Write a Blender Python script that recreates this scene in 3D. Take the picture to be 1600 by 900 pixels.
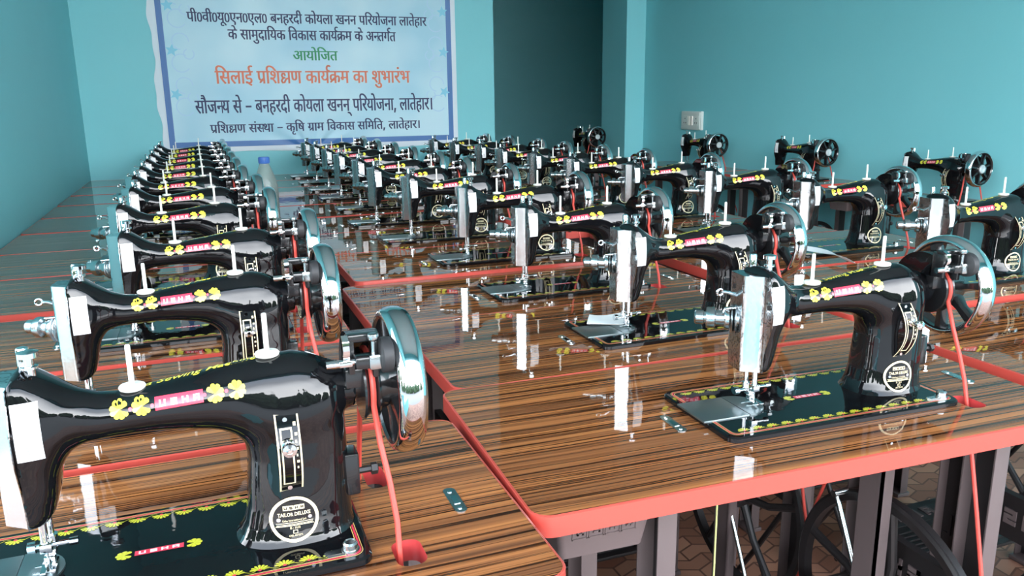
import bpy, bmesh, math, random
import numpy as np
from mathutils import Vector, Matrix

for o in list(bpy.data.objects):
    bpy.data.objects.remove(o)
SC = bpy.context.scene
COL = SC.collection
H = 0.76            # height of the table tops above the floor
PI = math.pi

# ------------------------------------------------------------------ camera
cam_d = bpy.data.cameras.new('camera')
cam_d.sensor_width = 36.0
cam_d.lens = 1254.6 / 1600.0 * 36.0
cam_d.clip_start = 0.02
cam = bpy.data.objects.new('camera', cam_d)
COL.objects.link(cam)
CR = ((0.93382074, -0.35751915, -0.0126049),
      (-0.09370259, -0.21043771, -0.97310626),
      (0.34525157, 0.90988792, -0.23001157))
M = Matrix(((CR[0][0], -CR[1][0], -CR[2][0], 0), (CR[0][1], -CR[1][1], -CR[2][1], 0),
            (CR[0][2], -CR[1][2], -CR[2][2], 0), (0, 0, 0, 1)))
cam.matrix_world = Matrix.Translation((-0.13903, 0.09845, H + 0.4201)) @ M
SC.camera = cam

# ------------------------------------------------------------------ light
SC.view_settings.view_transform = 'Standard'
SC.view_settings.look = 'None'
SC.view_settings.gamma = 1.0
SC.view_settings.use_curve_mapping = False
SC.view_settings.exposure = 0.0
world = bpy.data.worlds.new('sky')
SC.world = world
world.use_nodes = True
wn = world.node_tree
wn.nodes.clear()
w_out = wn.nodes.new('ShaderNodeOutputWorld')
w_bg = wn.nodes.new('ShaderNodeBackground')
w_tc = wn.nodes.new('ShaderNodeTexCoord')
w_sep = wn.nodes.new('ShaderNodeSeparateXYZ')
w_ramp = wn.nodes.new('ShaderNodeValToRGB')
w_ramp.color_ramp.elements[0].position = 0.0
w_ramp.color_ramp.elements[0].color = (0.98, 0.99, 1.0, 1)
w_ramp.color_ramp.elements[1].position = 0.75
w_ramp.color_ramp.elements[1].color = (0.20, 0.25, 0.32, 1)
w_mid = w_ramp.color_ramp.elements.new(0.22)
w_mid.color = (0.71, 0.745, 0.79, 1)
w_mid2 = w_ramp.color_ramp.elements.new(0.45)
w_mid2.color = (0.30, 0.33, 0.37, 1)
wn.links.new(w_tc.outputs['Generated'], w_sep.inputs[0])
wn.links.new(w_sep.outputs['Z'], w_ramp.inputs[0])
wn.links.new(w_ramp.outputs[0], w_bg.inputs[0])
w_bg.inputs[1].default_value = 19.5
wn.links.new(w_bg.outputs[0], w_out.inputs[0])

# ------------------------------------------------------------------ materials
def new_mat(name):
    m = bpy.data.materials.new(name)
    m.use_nodes = True
    nt = m.node_tree
    b = nt.nodes.get('Principled BSDF')
    return m, nt, b

def mat(name, col, rough=0.5, metal=0.0, coat=0.0, bump=0.0, bscale=200.0, spec=0.5, emit=None):
    m, nt, b = new_mat(name)
    b.inputs['Base Color'].default_value = (*col, 1)
    b.inputs['Roughness'].default_value = rough
    b.inputs['Metallic'].default_value = metal
    b.inputs['Coat Weight'].default_value = coat
    b.inputs['Coat Roughness'].default_value = 0.03
    b.inputs['Specular IOR Level'].default_value = spec
    if bump:
        tc = nt.nodes.new('ShaderNodeTexCoord')
        n = nt.nodes.new('ShaderNodeTexNoise')
        n.inputs['Scale'].default_value = bscale
        n.inputs['Detail'].default_value = 2.0
        bp = nt.nodes.new('ShaderNodeBump')
        bp.inputs['Strength'].default_value = bump
        bp.inputs['Distance'].default_value = 0.001
        nt.links.new(tc.outputs['Object'], n.inputs['Vector'])
        nt.links.new(n.outputs['Fac'], bp.inputs['Height'])
        nt.links.new(bp.outputs[0], b.inputs['Normal'])
        if coat:
            nt.links.new(bp.outputs[0], b.inputs['Coat Normal'])
    return m

def wall_mat(name, c0, c1):
    m, nt, b = new_mat(name)
    tc = nt.nodes.new('ShaderNodeTexCoord')
    n = nt.nodes.new('ShaderNodeTexNoise')
    n.inputs['Scale'].default_value = 1.3
    n.inputs['Detail'].default_value = 5
    r = nt.nodes.new('ShaderNodeValToRGB')
    r.color_ramp.elements[0].position = 0.3
    r.color_ramp.elements[0].color = (*c0, 1)
    r.color_ramp.elements[1].position = 0.7
    r.color_ramp.elements[1].color = (*c1, 1)
    n2 = nt.nodes.new('ShaderNodeTexNoise')
    n2.inputs['Scale'].default_value = 60
    n2.inputs['Detail'].default_value = 4
    bp = nt.nodes.new('ShaderNodeBump')
    bp.inputs['Strength'].default_value = 0.12
    bp.inputs['Distance'].default_value = 0.003
    nt.links.new(tc.outputs['Object'], n.inputs['Vector'])
    nt.links.new(tc.outputs['Object'], n2.inputs['Vector'])
    nt.links.new(n.outputs['Fac'], r.inputs[0])
    nt.links.new(r.outputs[0], b.inputs['Base Color'])
    nt.links.new(n2.outputs['Fac'], bp.inputs['Height'])
    nt.links.new(bp.outputs[0], b.inputs['Normal'])
    b.inputs['Roughness'].default_value = 0.55
    return m

def wood_mat():
    m, nt, b = new_mat('laminate_wood')
    N = nt.nodes.new
    L = nt.links.new
    tc = N('ShaderNodeTexCoord')
    oi = N('ShaderNodeObjectInfo')
    off = N('ShaderNodeVectorMath'); off.operation = 'MULTIPLY_ADD'
    comb = N('ShaderNodeCombineXYZ')
    L(oi.outputs['Random'], comb.inputs[0]); L(oi.outputs['Random'], comb.inputs[1])
    L(comb.outputs[0], off.inputs[0])
    off.inputs[1].default_value = (37.0, 11.0, 0)
    L(tc.outputs['Object'], off.inputs[2])
    # gentle wander of the grain
    wv = N('ShaderNodeTexNoise'); wv.inputs['Scale'].default_value = 3.0; wv.inputs['Detail'].default_value = 2
    L(off.outputs[0], wv.inputs['Vector'])
    mp = N('ShaderNodeMapping')
    mp.inputs['Scale'].default_value = (1.0, 1.0, 1.0)
    L(off.outputs[0], mp.inputs['Vector'])
    sub = N('ShaderNodeMath'); sub.operation = 'SUBTRACT'; sub.inputs[1].default_value = 0.5
    L(wv.outputs['Fac'], sub.inputs[0])
    mul = N('ShaderNodeMath'); mul.operation = 'MULTIPLY'; mul.inputs[1].default_value = 0.010
    L(sub.outputs[0], mul.inputs[0])
    cy = N('ShaderNodeCombineXYZ'); L(mul.outputs[0], cy.inputs[1])
    add = N('ShaderNodeVectorMath'); add.operation = 'ADD'
    L(mp.outputs[0], add.inputs[0]); L(cy.outputs[0], add.inputs[1])
    def streak(sx, sy, detail):
        mm = N('ShaderNodeMapping'); mm.inputs['Scale'].default_value = (sx, sy, 1)
        L(add.outputs[0], mm.inputs['Vector'])
        n = N('ShaderNodeTexNoise'); n.inputs['Scale'].default_value = 1.0
        n.inputs['Detail'].default_value = detail; n.inputs['Roughness'].default_value = 0.6
        L(mm.outputs[0], n.inputs['Vector'])
        return n.outputs['Fac']
    broad = streak(0.8, 62, 3)
    fine = streak(1.5, 300, 2)
    r1 = N('ShaderNodeValToRGB')
    e = r1.color_ramp.elements
    e[0].position = 0.30; e[0].color = (0.105, 0.042, 0.020, 1)
    e[1].position = 0.66; e[1].color = (0.50, 0.190, 0.060, 1)
    k = e.new(0.48); k.color = (0.275, 0.104, 0.038, 1)
    L(broad, r1.inputs[0])
    r2 = N('ShaderNodeValToRGB')
    e = r2.color_ramp.elements
    e[0].position = 0.40; e[0].color = (0.12, 0.09, 0.08, 1)
    e[1].position = 0.485; e[1].color = (1, 1, 1, 1)
    L(fine, r2.inputs[0])
    mx = N('ShaderNodeMix'); mx.data_type = 'RGBA'; mx.blend_type = 'MULTIPLY'
    mx.inputs['Factor'].default_value = 1.0
    L(r1.outputs[0], mx.inputs['A']); L(r2.outputs[0], mx.inputs['B'])
    L(mx.outputs['Result'], b.inputs['Base Color'])
    b.inputs['Roughness'].default_value = 0.5
    b.inputs['Specular IOR Level'].default_value = 0.0
    b.inputs['Coat Weight'].default_value = 1.0
    b.inputs['Coat Roughness'].default_value = 0.02
    b.inputs['Coat IOR'].default_value = 1.5
    # the lacquer is slightly wavy
    bn = N('ShaderNodeTexNoise'); bn.inputs['Scale'].default_value = 28; bn.inputs['Detail'].default_value = 1.5
    L(off.outputs[0], bn.inputs['Vector'])
    bp = N('ShaderNodeBump'); bp.inputs['Strength'].default_value = 0.07; bp.inputs['Distance'].default_value = 0.002
    L(bn.outputs['Fac'], bp.inputs['Height'])
    L(bp.outputs[0], b.inputs['Coat Normal']); L(bp.outputs[0], b.inputs['Normal'])
    return m

def floor_mat():
    m, nt, b = new_mat('floor_pavers')
    N = nt.nodes.new; L = nt.links.new
    tc = N('ShaderNodeTexCoord')
    wv = N('ShaderNodeTexWave'); wv.wave_type = 'BANDS'; wv.bands_direction = 'X'
    wv.inputs['Scale'].default_value = 6.0
    sep = N('ShaderNodeSeparateXYZ'); L(tc.outputs['Object'], sep.inputs[0])
    pp = N('ShaderNodeMath'); pp.operation = 'PINGPONG'; pp.inputs[1].default_value = 0.05
    L(sep.outputs['X'], pp.inputs[0])
    sc = N('ShaderNodeMath'); sc.operation = 'MULTIPLY_ADD'; sc.inputs[1].default_value = 0.42
    L(pp.outputs[0], sc.inputs[0]); L(sep.outputs['Y'], sc.inputs[2])
    cb = N('ShaderNodeCombineXYZ'); L(sep.outputs['X'], cb.inputs[0]); L(sc.outputs[0], cb.inputs[1])
    br = N('ShaderNodeTexBrick')
    br.inputs['Scale'].default_value = 1.0
    br.inputs['Brick Width'].default_value = 0.10
    br.inputs['Row Height'].default_value = 0.045
    br.inputs['Mortar Size'].default_value = 0.003
    br.inputs['Color1'].default_value = (0.46, 0.23, 0.145, 1)
    br.inputs['Color2'].default_value = (0.22, 0.085, 0.052, 1)
    br.inputs['Mortar'].default_value = (0.13, 0.055, 0.035, 1)
    L(cb.outputs[0], br.inputs['Vector'])
    L(br.outputs['Color'], b.inputs['Base Color'])
    b.inputs['Roughness'].default_value = 0.5
    return m

def engraved_mat():
    m, nt, b = new_mat('engraved_chrome')
    N = nt.nodes.new; L = nt.links.new
    tc = N('ShaderNodeTexCoord')
    n = N('ShaderNodeTexNoise'); n.inputs['Scale'].default_value = 80; n.inputs['Detail'].default_value = 0.5
    n.inputs['Distortion'].default_value = 2.2
    L(tc.outputs['Object'], n.inputs['Vector'])
    r = N('ShaderNodeValToRGB')
    e = r.color_ramp.elements
    e[0].position = 0.42; e[0].color = (1, 1, 1, 1)
    e[1].position = 0.58; e[1].color = (1, 1, 1, 1)
    k = e.new(0.5); k.color = (0, 0, 0, 1)
    L(n.outputs['Fac'], r.inputs[0])
    mx = N('ShaderNodeMix'); mx.data_type = 'RGBA'
    mx.inputs['A'].default_value = (0.12, 0.135, 0.14, 1)
    mx.inputs['B'].default_value = (0.60, 0.63, 0.65, 1)
    L(r.outputs[0], mx.inputs['Factor'])
    L(mx.outputs['Result'], b.inputs['Base Color'])
    b.inputs['Metallic'].default_value = 1.0
    b.inputs['Roughness'].default_value = 0.16
    bp = N('ShaderNodeBump'); bp.inputs['Strength'].default_value = 0.12; bp.inputs['Distance'].default_value = 0.0004
    L(r.outputs[0], bp.inputs['Height'])
    L(bp.outputs[0], b.inputs['Normal'])
    return m

def banner_mat():
    m, nt, b = new_mat('banner_print')
    N = nt.nodes.new; L = nt.links.new
    tc = N('ShaderNodeTexCoord')
    n = N('ShaderNodeTexNoise'); n.inputs['Scale'].default_value = 2.2; n.inputs['Detail'].default_value = 2
    L(tc.outputs['Object'], n.inputs['Vector'])
    r = N('ShaderNodeValToRGB')
    r.color_ramp.elements[0].position = 0.35; r.color_ramp.elements[0].color = (0.35, 0.62, 0.76, 1)
    r.color_ramp.elements[1].position = 0.62; r.color_ramp.elements[1].color = (0.53, 0.75, 0.84, 1)
    L(n.outputs['Fac'], r.inputs[0])
    L(r.outputs[0], b.inputs['Base Color'])
    b.inputs['Roughness'].default_value = 0.42
    return m

MT = {}
MT['wall'] = wall_mat('teal_wall_paint', (0.205, 0.590, 0.640), (0.225, 0.615, 0.665))
MT['ceiling'] = mat('white_ceiling', (0.72, 0.76, 0.76), 0.8)
MT['floor'] = floor_mat()
MT['ground'] = mat('concrete_ground', (0.27, 0.26, 0.24), 0.9, bump=0.4, bscale=8)
MT['leaf'] = mat('dark_foliage', (0.022, 0.055, 0.020), 0.7)
MT['wood'] = wood_mat()
MT['red'] = mat('red_edge_paint', (0.54, 0.074, 0.055), 0.32, coat=0.2)
MT['redin'] = mat('red_slot_paint', (0.50, 0.05, 0.05), 0.4)
MT['black'] = mat('black_enamel', (0.0045, 0.0046, 0.0055), 0.10, coat=1.0, bump=0.10, bscale=55, spec=0.0)
MT['blackp'] = mat('black_paint', (0.010, 0.010, 0.011), 0.25, coat=0.5)
MT['rubber'] = mat('black_rubber', (0.022, 0.022, 0.024), 0.55)
MT['chrome'] = mat('chrome', (0.74, 0.755, 0.77), 0.06, metal=1.0, bump=0.05, bscale=40)
MT['steel'] = mat('brushed_steel', (0.50, 0.54, 0.55), 0.22, metal=1.0, bump=0.06, bscale=300)
MT['dsteel'] = mat('dark_steel', (0.30, 0.36, 0.37), 0.36, metal=1.0, bump=0.05, bscale=120)
MT['ridge'] = mat('polished_ridge', (0.84, 0.85, 0.86), 0.20, metal=1.0, bump=0.10, bscale=160)
MT['satin'] = mat('satin_steel', (0.62, 0.66, 0.67), 0.55, metal=0.6)
MT['engrave'] = engraved_mat()
MT['iron'] = mat('brown_stand_paint', (0.115, 0.086, 0.085), 0.42, bump=0.1, bscale=120)
MT['irond'] = mat('dark_stand_paint_and_leg_shade', (0.016, 0.0135, 0.014), 0.4, bump=0.15, bscale=90)  # dark painted iron; on the leg webs it stands in for shade
MT['white'] = mat('white_plastic', (0.86, 0.84, 0.76), 0.4)
MT['sticker'] = mat('sticker_paper', (0.83, 0.82, 0.82), 0.45)
MT['ink'] = mat('grey_print', (0.30, 0.30, 0.31), 0.6)
MT['yellow'] = mat('yellow_decal', (0.78, 0.70, 0.055), 0.3, coat=0.6)
MT['yellowd'] = mat('olive_decal', (0.56, 0.55, 0.035), 0.3, coat=0.6)
MT['reddecal'] = mat('red_decal', (0.74, 0.035, 0.075), 0.3, coat=0.6)
MT['whitedecal'] = mat('white_decal', (0.88, 0.78, 0.78), 0.3, coat=0.6)
MT['gold'] = mat('gold_decal', (0.80, 0.52, 0.16), 0.3, coat=0.6)
MT['cream'] = mat('cream_print', (0.86, 0.72, 0.46), 0.32, metal=0.15)
MT['belt'] = mat('red_belt', (0.58, 0.066, 0.048), 0.45)
MT['banner'] = banner_mat()
MT['bwhite'] = mat('banner_margin', (0.70, 0.77, 0.83), 0.45)
MT['bblue'] = mat('banner_blue_border', (0.045, 0.16, 0.42), 0.42)
MT['bstar'] = mat('banner_star_print', (0.22, 0.60, 0.77), 0.42)
MT['bswirl'] = mat('banner_swirl_print', (0.42, 0.64, 0.82), 0.42)
MT['navy'] = mat('navy_print', (0.022, 0.032, 0.115), 0.5)
MT['green'] = mat('green_print', (0.025, 0.30, 0.13), 0.5)
MT['orange'] = mat('orange_print', (0.78, 0.20, 0.115), 0.5)
MT['swplate'] = mat('switch_plate_plastic', (0.62, 0.66, 0.62), 0.4)
MT['swdark'] = mat('socket_dark', (0.10, 0.11, 0.11), 0.5)
MT['cap'] = mat('blue_cap', (0.03, 0.11, 0.36), 0.4)
MT['paper'] = mat('white_paper', (0.85, 0.86, 0.86), 0.7)
MT['string'] = mat('yellow_string', (0.50, 0.52, 0.20), 0.7)
MT['twist'] = mat('white_tape', (0.70, 0.76, 0.78), 0.35)
m, nt, b = new_mat('clear_bottle_plastic')
b.inputs['Base Color'].default_value = (0.66, 0.74, 0.71, 1)
b.inputs['Roughness'].default_value = 0.22
b.inputs['Transmission Weight'].default_value = 0.85
b.inputs['IOR'].default_value = 1.3
MT['bottle'] = m

# ------------------------------------------------------------------ helpers
def tag(o, label, cat, group=None):
    o['label'] = label
    o['category'] = cat
    if group:
        o['group'] = group
    return o

def empty(name, loc=(0, 0, 0), rz=0.0):
    o = bpy.data.objects.new(name, None)
    o.empty_display_size = 0.05
    COL.objects.link(o)
    o.location = loc
    o.rotation_euler = (0, 0, rz)
    return o

def copy_tree(o, parent=None):
    c = o.copy()
    COL.objects.link(c)
    if parent is not None:
        c.parent = parent
    for ch in list(o.children):
        copy_tree(ch, c)
    return c

class MB:
    """collects shapes and links them as one mesh object"""
    def __init__(self):
        self.v = []; self.f = []; self.m = []
    def add(self, vs, fs, mi=0):
        n = len(self.v)
        self.v += [tuple(map(float, p)) for p in vs]
        for f in fs:
            self.f.append(tuple(int(i) + n for i in f)); self.m.append(mi)
        return self
    def box(self, lo, hi, mi=0, bev=0.0):
        if bev > 0:
            bm = bmesh.new()
            bmesh.ops.create_cube(bm, size=1)
            for v in bm.verts:
                v.co = Vector([lo[i] + (v.co[i] + .5) * (hi[i] - lo[i]) for i in range(3)])
            bmesh.ops.bevel(bm, geom=bm.edges[:], offset=bev, segments=2, profile=.6, affect='EDGES')
            bm.verts.index_update()
            self.add([v.co for v in bm.verts], [[v.index for v in f.verts] for f in bm.faces], mi)
            bm.free()
            return self
        (a, b_, c), (d, e, f) = lo, hi
        vs = [(a, b_, c), (d, b_, c), (d, e, c), (a, e, c), (a, b_, f), (d, b_, f), (d, e, f), (a, e, f)]
        self.add(vs, [(3, 2, 1, 0), (4, 5, 6, 7), (0, 1, 5, 4), (1, 2, 6, 5), (2, 3, 7, 6), (3, 0, 4, 7)], mi)
        return self
    def tube(self, pts, r, n=10, closed=False, mi=0, caps=True):
        pts = [Vector(p) for p in pts]
        N = len(pts)
        rs = r if isinstance(r, (list, tuple)) else [r] * N
        tang = []
        for i in range(N):
            a = pts[(i - 1) % N] if (closed or i > 0) else pts[i]
            c = pts[(i + 1) % N] if (closed or i < N - 1) else pts[i]
            t = (c - a)
            tang.append(t.normalized() if t.length > 1e-9 else Vector((0, 0, 1)))
        up = Vector((0, 0, 1)) if abs(tang[0].z) < .9 else Vector((1, 0, 0))
        vs = []
        nrm = (up - tang[0] * up.dot(tang[0])).normalized()
        for i in range(N):
            nrm = (nrm - tang[i] * nrm.dot(tang[i]))
            nrm = nrm.normalized() if nrm.length > 1e-6 else tang[i].orthogonal().normalized()
            bi = tang[i].cross(nrm)
            for k in range(n):
                a = 2 * PI * k / n
                vs.append(pts[i] + (nrm * math.cos(a) + bi * math.sin(a)) * rs[i])
        fs = []
        for i in range(N if closed else N - 1):
            j = (i + 1) % N
            for k in range(n):
                l = (k + 1) % n
                fs.append((i * n + k, i * n + l, j * n + l, j * n + k))
        if not closed and caps:
            fs.append(tuple(range(n))[::-1])
            fs.append(tuple((N - 1) * n + k for k in range(n)))
        self.add(vs, fs, mi)
        return self
    def lathe(self, prof, origin=(0, 0, 0), axis='Z', n=24, mi=0, closed=False, caps=True, ang=2 * PI, a0=0.0):
        """prof: (radius, height) pairs"""
        full = abs(ang - 2 * PI) < 1e-6
        K = n if full else n + 1
        vs = []
        for (r, h) in prof:
            for k in range(K):
                a = a0 + ang * k / n
                c, s = r * math.cos(a), r * math.sin(a)
                p = {'Z': (c, s, h), 'X': (h, c, s), 'Y': (s, h, c)}[axis]
                vs.append((p[0] + origin[0], p[1] + origin[1], p[2] + origin[2]))
        fs = []
        P = len(prof)
        for i in range(P if closed else P - 1):
            j = (i + 1) % P
            for k in range(n):
                l = (k + 1) % K
                fs.append((i * K + k, i * K + l, j * K + l, j * K + k))
        if caps and not closed and full:
            if prof[0][0] > 1e-6: fs.append(tuple(range(K))[::-1])
            if prof[-1][0] > 1e-6: fs.append(tuple((P - 1) * K + k for k in range(K)))
        self.add(vs, fs, mi)
        return self
    def prism(self, poly, d0, d1, plane='XY', mi=0):
        """poly of 2-D points extruded between d0 and d1 along the third axis"""
        def P(a, b, d):
            return {'XY': (a, b, d), 'XZ': (a, d, b), 'YZ': (d, a, b)}[plane]
        n = len(poly)
        vs = [P(a, b, d0) for a, b in poly] + [P(a, b, d1) for a, b in poly]
        fs = [tuple(range(n))[::-1], tuple(range(n, 2 * n))]
        for i in range(n):
            j = (i + 1) % n
            fs.append((i, j, n + j, n + i))
        self.add(vs, fs, mi)
        return self
    def build(self, name, mats, parent=None, sharp=35, smooth=True, fixn=True, loc=None):
        me = bpy.data.meshes.new(name)
        me.from_pydata(self.v, [], self.f)
        if not isinstance(mats, (list, tuple)):
            mats = [mats]
        for mm in mats:
            me.materials.append(MT[mm])
        me.polygons.foreach_set('material_index', self.m)
        if fixn:
            bm = bmesh.new(); bm.from_mesh(me)
            bmesh.ops.recalc_face_normals(bm, faces=bm.faces[:])
            bm.to_mesh(me); bm.free()
        if smooth:
            me.polygons.foreach_set('use_smooth', [True] * len(me.polygons))
            me.set_sharp_from_angle(angle=math.radians(sharp))
        me.update()
        o = bpy.data.objects.new(name, me)
        COL.objects.link(o)
        if parent is not None:
            o.parent = parent
        if loc is not None:
            o.location = loc
        return o

def structure(o):
    o['kind'] = 'structure'
    return o

def rounded(x0, y0, x1, y1, r, n=5):
    out = []
    for cx, cy, a in ((x1 - r, y1 - r, 0), (x0 + r, y1 - r, 90), (x0 + r, y0 + r, 180), (x1 - r, y0 + r, 270)):
        for k in range(n + 1):
            t = math.radians(a + 90 * k / n)
            out.append((cx + r * math.cos(t), cy + r * math.sin(t)))
    return out

def flat_mesh(loops):
    """2-D loops (with holes) -> (verts2d, triangles) through a filled curve"""
    cu = bpy.data.curves.new('outline', 'CURVE')
    cu.dimensions = '2D'; cu.fill_mode = 'BOTH'
    for lp in loops:
        sp = cu.splines.new('POLY')
        sp.points.add(len(lp) - 1)
        for p, (a, b_) in zip(sp.points, lp):
            p.co = (a, b_, 0, 1)
        sp.use_cyclic_u = True
    return curve_to_mesh(cu)

def curve_to_mesh(cu):
    o = bpy.data.objects.new('outline', cu)
    COL.objects.link(o)
    bpy.context.view_layer.update()
    dg = bpy.context.evaluated_depsgraph_get()
    me = bpy.data.meshes.new_from_object(o.evaluated_get(dg))
    vs = [(v.co.x, v.co.y) for v in me.vertices]
    fs = [tuple(p.vertices) for p in me.polygons]
    bpy.data.objects.remove(o)
    bpy.data.curves.remove(cu)
    bpy.data.meshes.remove(me)
    return vs, fs

def latin(s, bold=0.0, shear=0.0):
    """text in the built-in font -> (verts2d, faces, width, height)"""
    cu = bpy.data.curves.new('lettering', 'FONT')
    cu.body = s; cu.size = 1.0; cu.resolution_u = 2; cu.offset = bold; cu.shear = shear
    vs, fs = curve_to_mesh(cu)
    xs = [v[0] for v in vs]; ys = [v[1] for v in vs]
    x0, y0 = min(xs), min(ys)
    return [(x - x0, y - y0) for x, y in vs], fs, max(xs) - x0, max(ys) - y0

# ------------------------------------------------------------------ the room
XL, YB, YF, ZC = -0.742, 5.25, -0.85, 3.25    # left wall, back wall, open front, ceiling
XR0, XR1 = 2.84, 3.16                          # right wall: at the back, at the front

def quad_wall(name, p0, p1, z0, z1, thick, matname='wall'):
    """upright slab from p0 to p1; thickness goes to the left of the direction"""
    a = Vector((p0[0], p0[1])); b_ = Vector((p1[0], p1[1]))
    d = (b_ - a).normalized(); n = Vector((-d.y, d.x)) * thick
    m = MB()
    m.prism([(a.x, a.y), (b_.x, b_.y), (b_.x + n.x, b_.y + n.y), (a.x + n.x, a.y + n.y)], z0, z1)
    return structure(m.build(name, matname, smooth=False))

DX0, DX1 = 1.708, 2.69                        # opening in the back wall
structure(MB().box((-3.5, YF - 0.4, -0.12), (6.0, 9.2, 0.0)).build('floor', 'floor', smooth=False))
structure(MB().box((XL - .2, YF, ZC), (4.8, 9.2, ZC + .12)).build('ceiling', 'ceiling', smooth=False))
quad_wall('wall_left', (XL, 1.40), (XL, YB + .36), 0, ZC, 0.2)
quad_wall('wall_left_lintel', (XL, YF), (XL, 1.40), 2.0, ZC, 0.2)  # unseen; side opening and lintel height set for the light they let in
quad_wall('left_light_block_low', (XL, YF), (XL, .30), 0, .50, 0.2)  # added, unseen: blocks side light from getting under the tables
quad_wall('left_light_block_sill', (XL, .30), (XL, 1.40), 0, .74, 0.2)  # added, unseen: taller stretch that keeps side light off the legs
structure(MB().box((XL, YB, 0), (DX0, YB + .36, ZC)).build('wall_back', 'wall', smooth=False))
structure(MB().box((DX1, YB, 0), (XR0 + .18, YB + .36, ZC)).build('wall_pier', 'wall', smooth=False))
quad_wall('wall_right', (XR0, YB), (XR1, YF), 0, ZC, 0.2)
# the room beyond the opening
structure(MB().box((0.2, 8.6, 0), (4.6, 8.75, ZC)).build('wall_far', 'wall', smooth=False))
structure(MB().box((0.2, YB + .36, 0), (0.35, 8.6, ZC)).build('wall_far_left', 'wall', smooth=False))
structure(MB().box((4.45, YB + .36, 0), (4.6, 8.6, ZC)).build('wall_far_right', 'wall', smooth=False))
structure(MB().box((XR0 + .18, YB + .2, 0), (4.6, YB + .36, ZC)).build('wall_far_front', 'wall', smooth=False))
# front: the wide shutter opening with its lintel and a pier at each end
structure(MB().box((XL - .2, YF - .2, 2.75), (XR1 + .3, YF, ZC + .12)).build('wall_front', 'wall', smooth=False))
structure(MB().box((-24, -26, -0.32), (16, 12, -0.125)).build('ground', 'ground', smooth=False))

# leafy growth beyond the open front and side, mirrored in the polished arms
rnd = random.Random(4)
m = MB()
spots = [(-9.5, -3.0), (-10.5, .5), (-9.8, 3.6), (-7.5, -6.5), (-4.2, -8.6), (-1.0, -9.4), (2.2, -8.8), (5.4, -9.6), (8.2, -7.6)]
for (tx, ty) in spots:
    top = rnd.uniform(2.2, 3.4) if tx < -5 else rnd.uniform(1.1, 1.7)
    m.tube([(tx, ty, -.2), (tx + .1, ty, top * .6)], [.16, .10], 8)
    for k in range(7):
        r_ = rnd.uniform(.7, 1.25)
        cx, cy, cz = tx + rnd.uniform(-1.4, 1.4), ty + rnd.uniform(-.7, .7), rnd.uniform(.4, top)
        bmx = bmesh.new()
        bmesh.ops.create_icosphere(bmx, subdivisions=3, radius=r_)
        for v in bmx.verts:
            v.co *= 1 + rnd.uniform(-.17, .17)
            v.co += Vector((cx, cy, cz))
        bmx.verts.index_update()
        m.add([v.co for v in bmx.verts], [[v.index for v in f.verts] for f in bmx.faces])
        bmx.free()
fo = m.build('foliage', 'leaf', smooth=False, fixn=False)
fo['kind'] = 'stuff'
tag(fo, 'dark green leafy trees outside, seen mirrored in the polished machine arms', 'trees')

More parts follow.
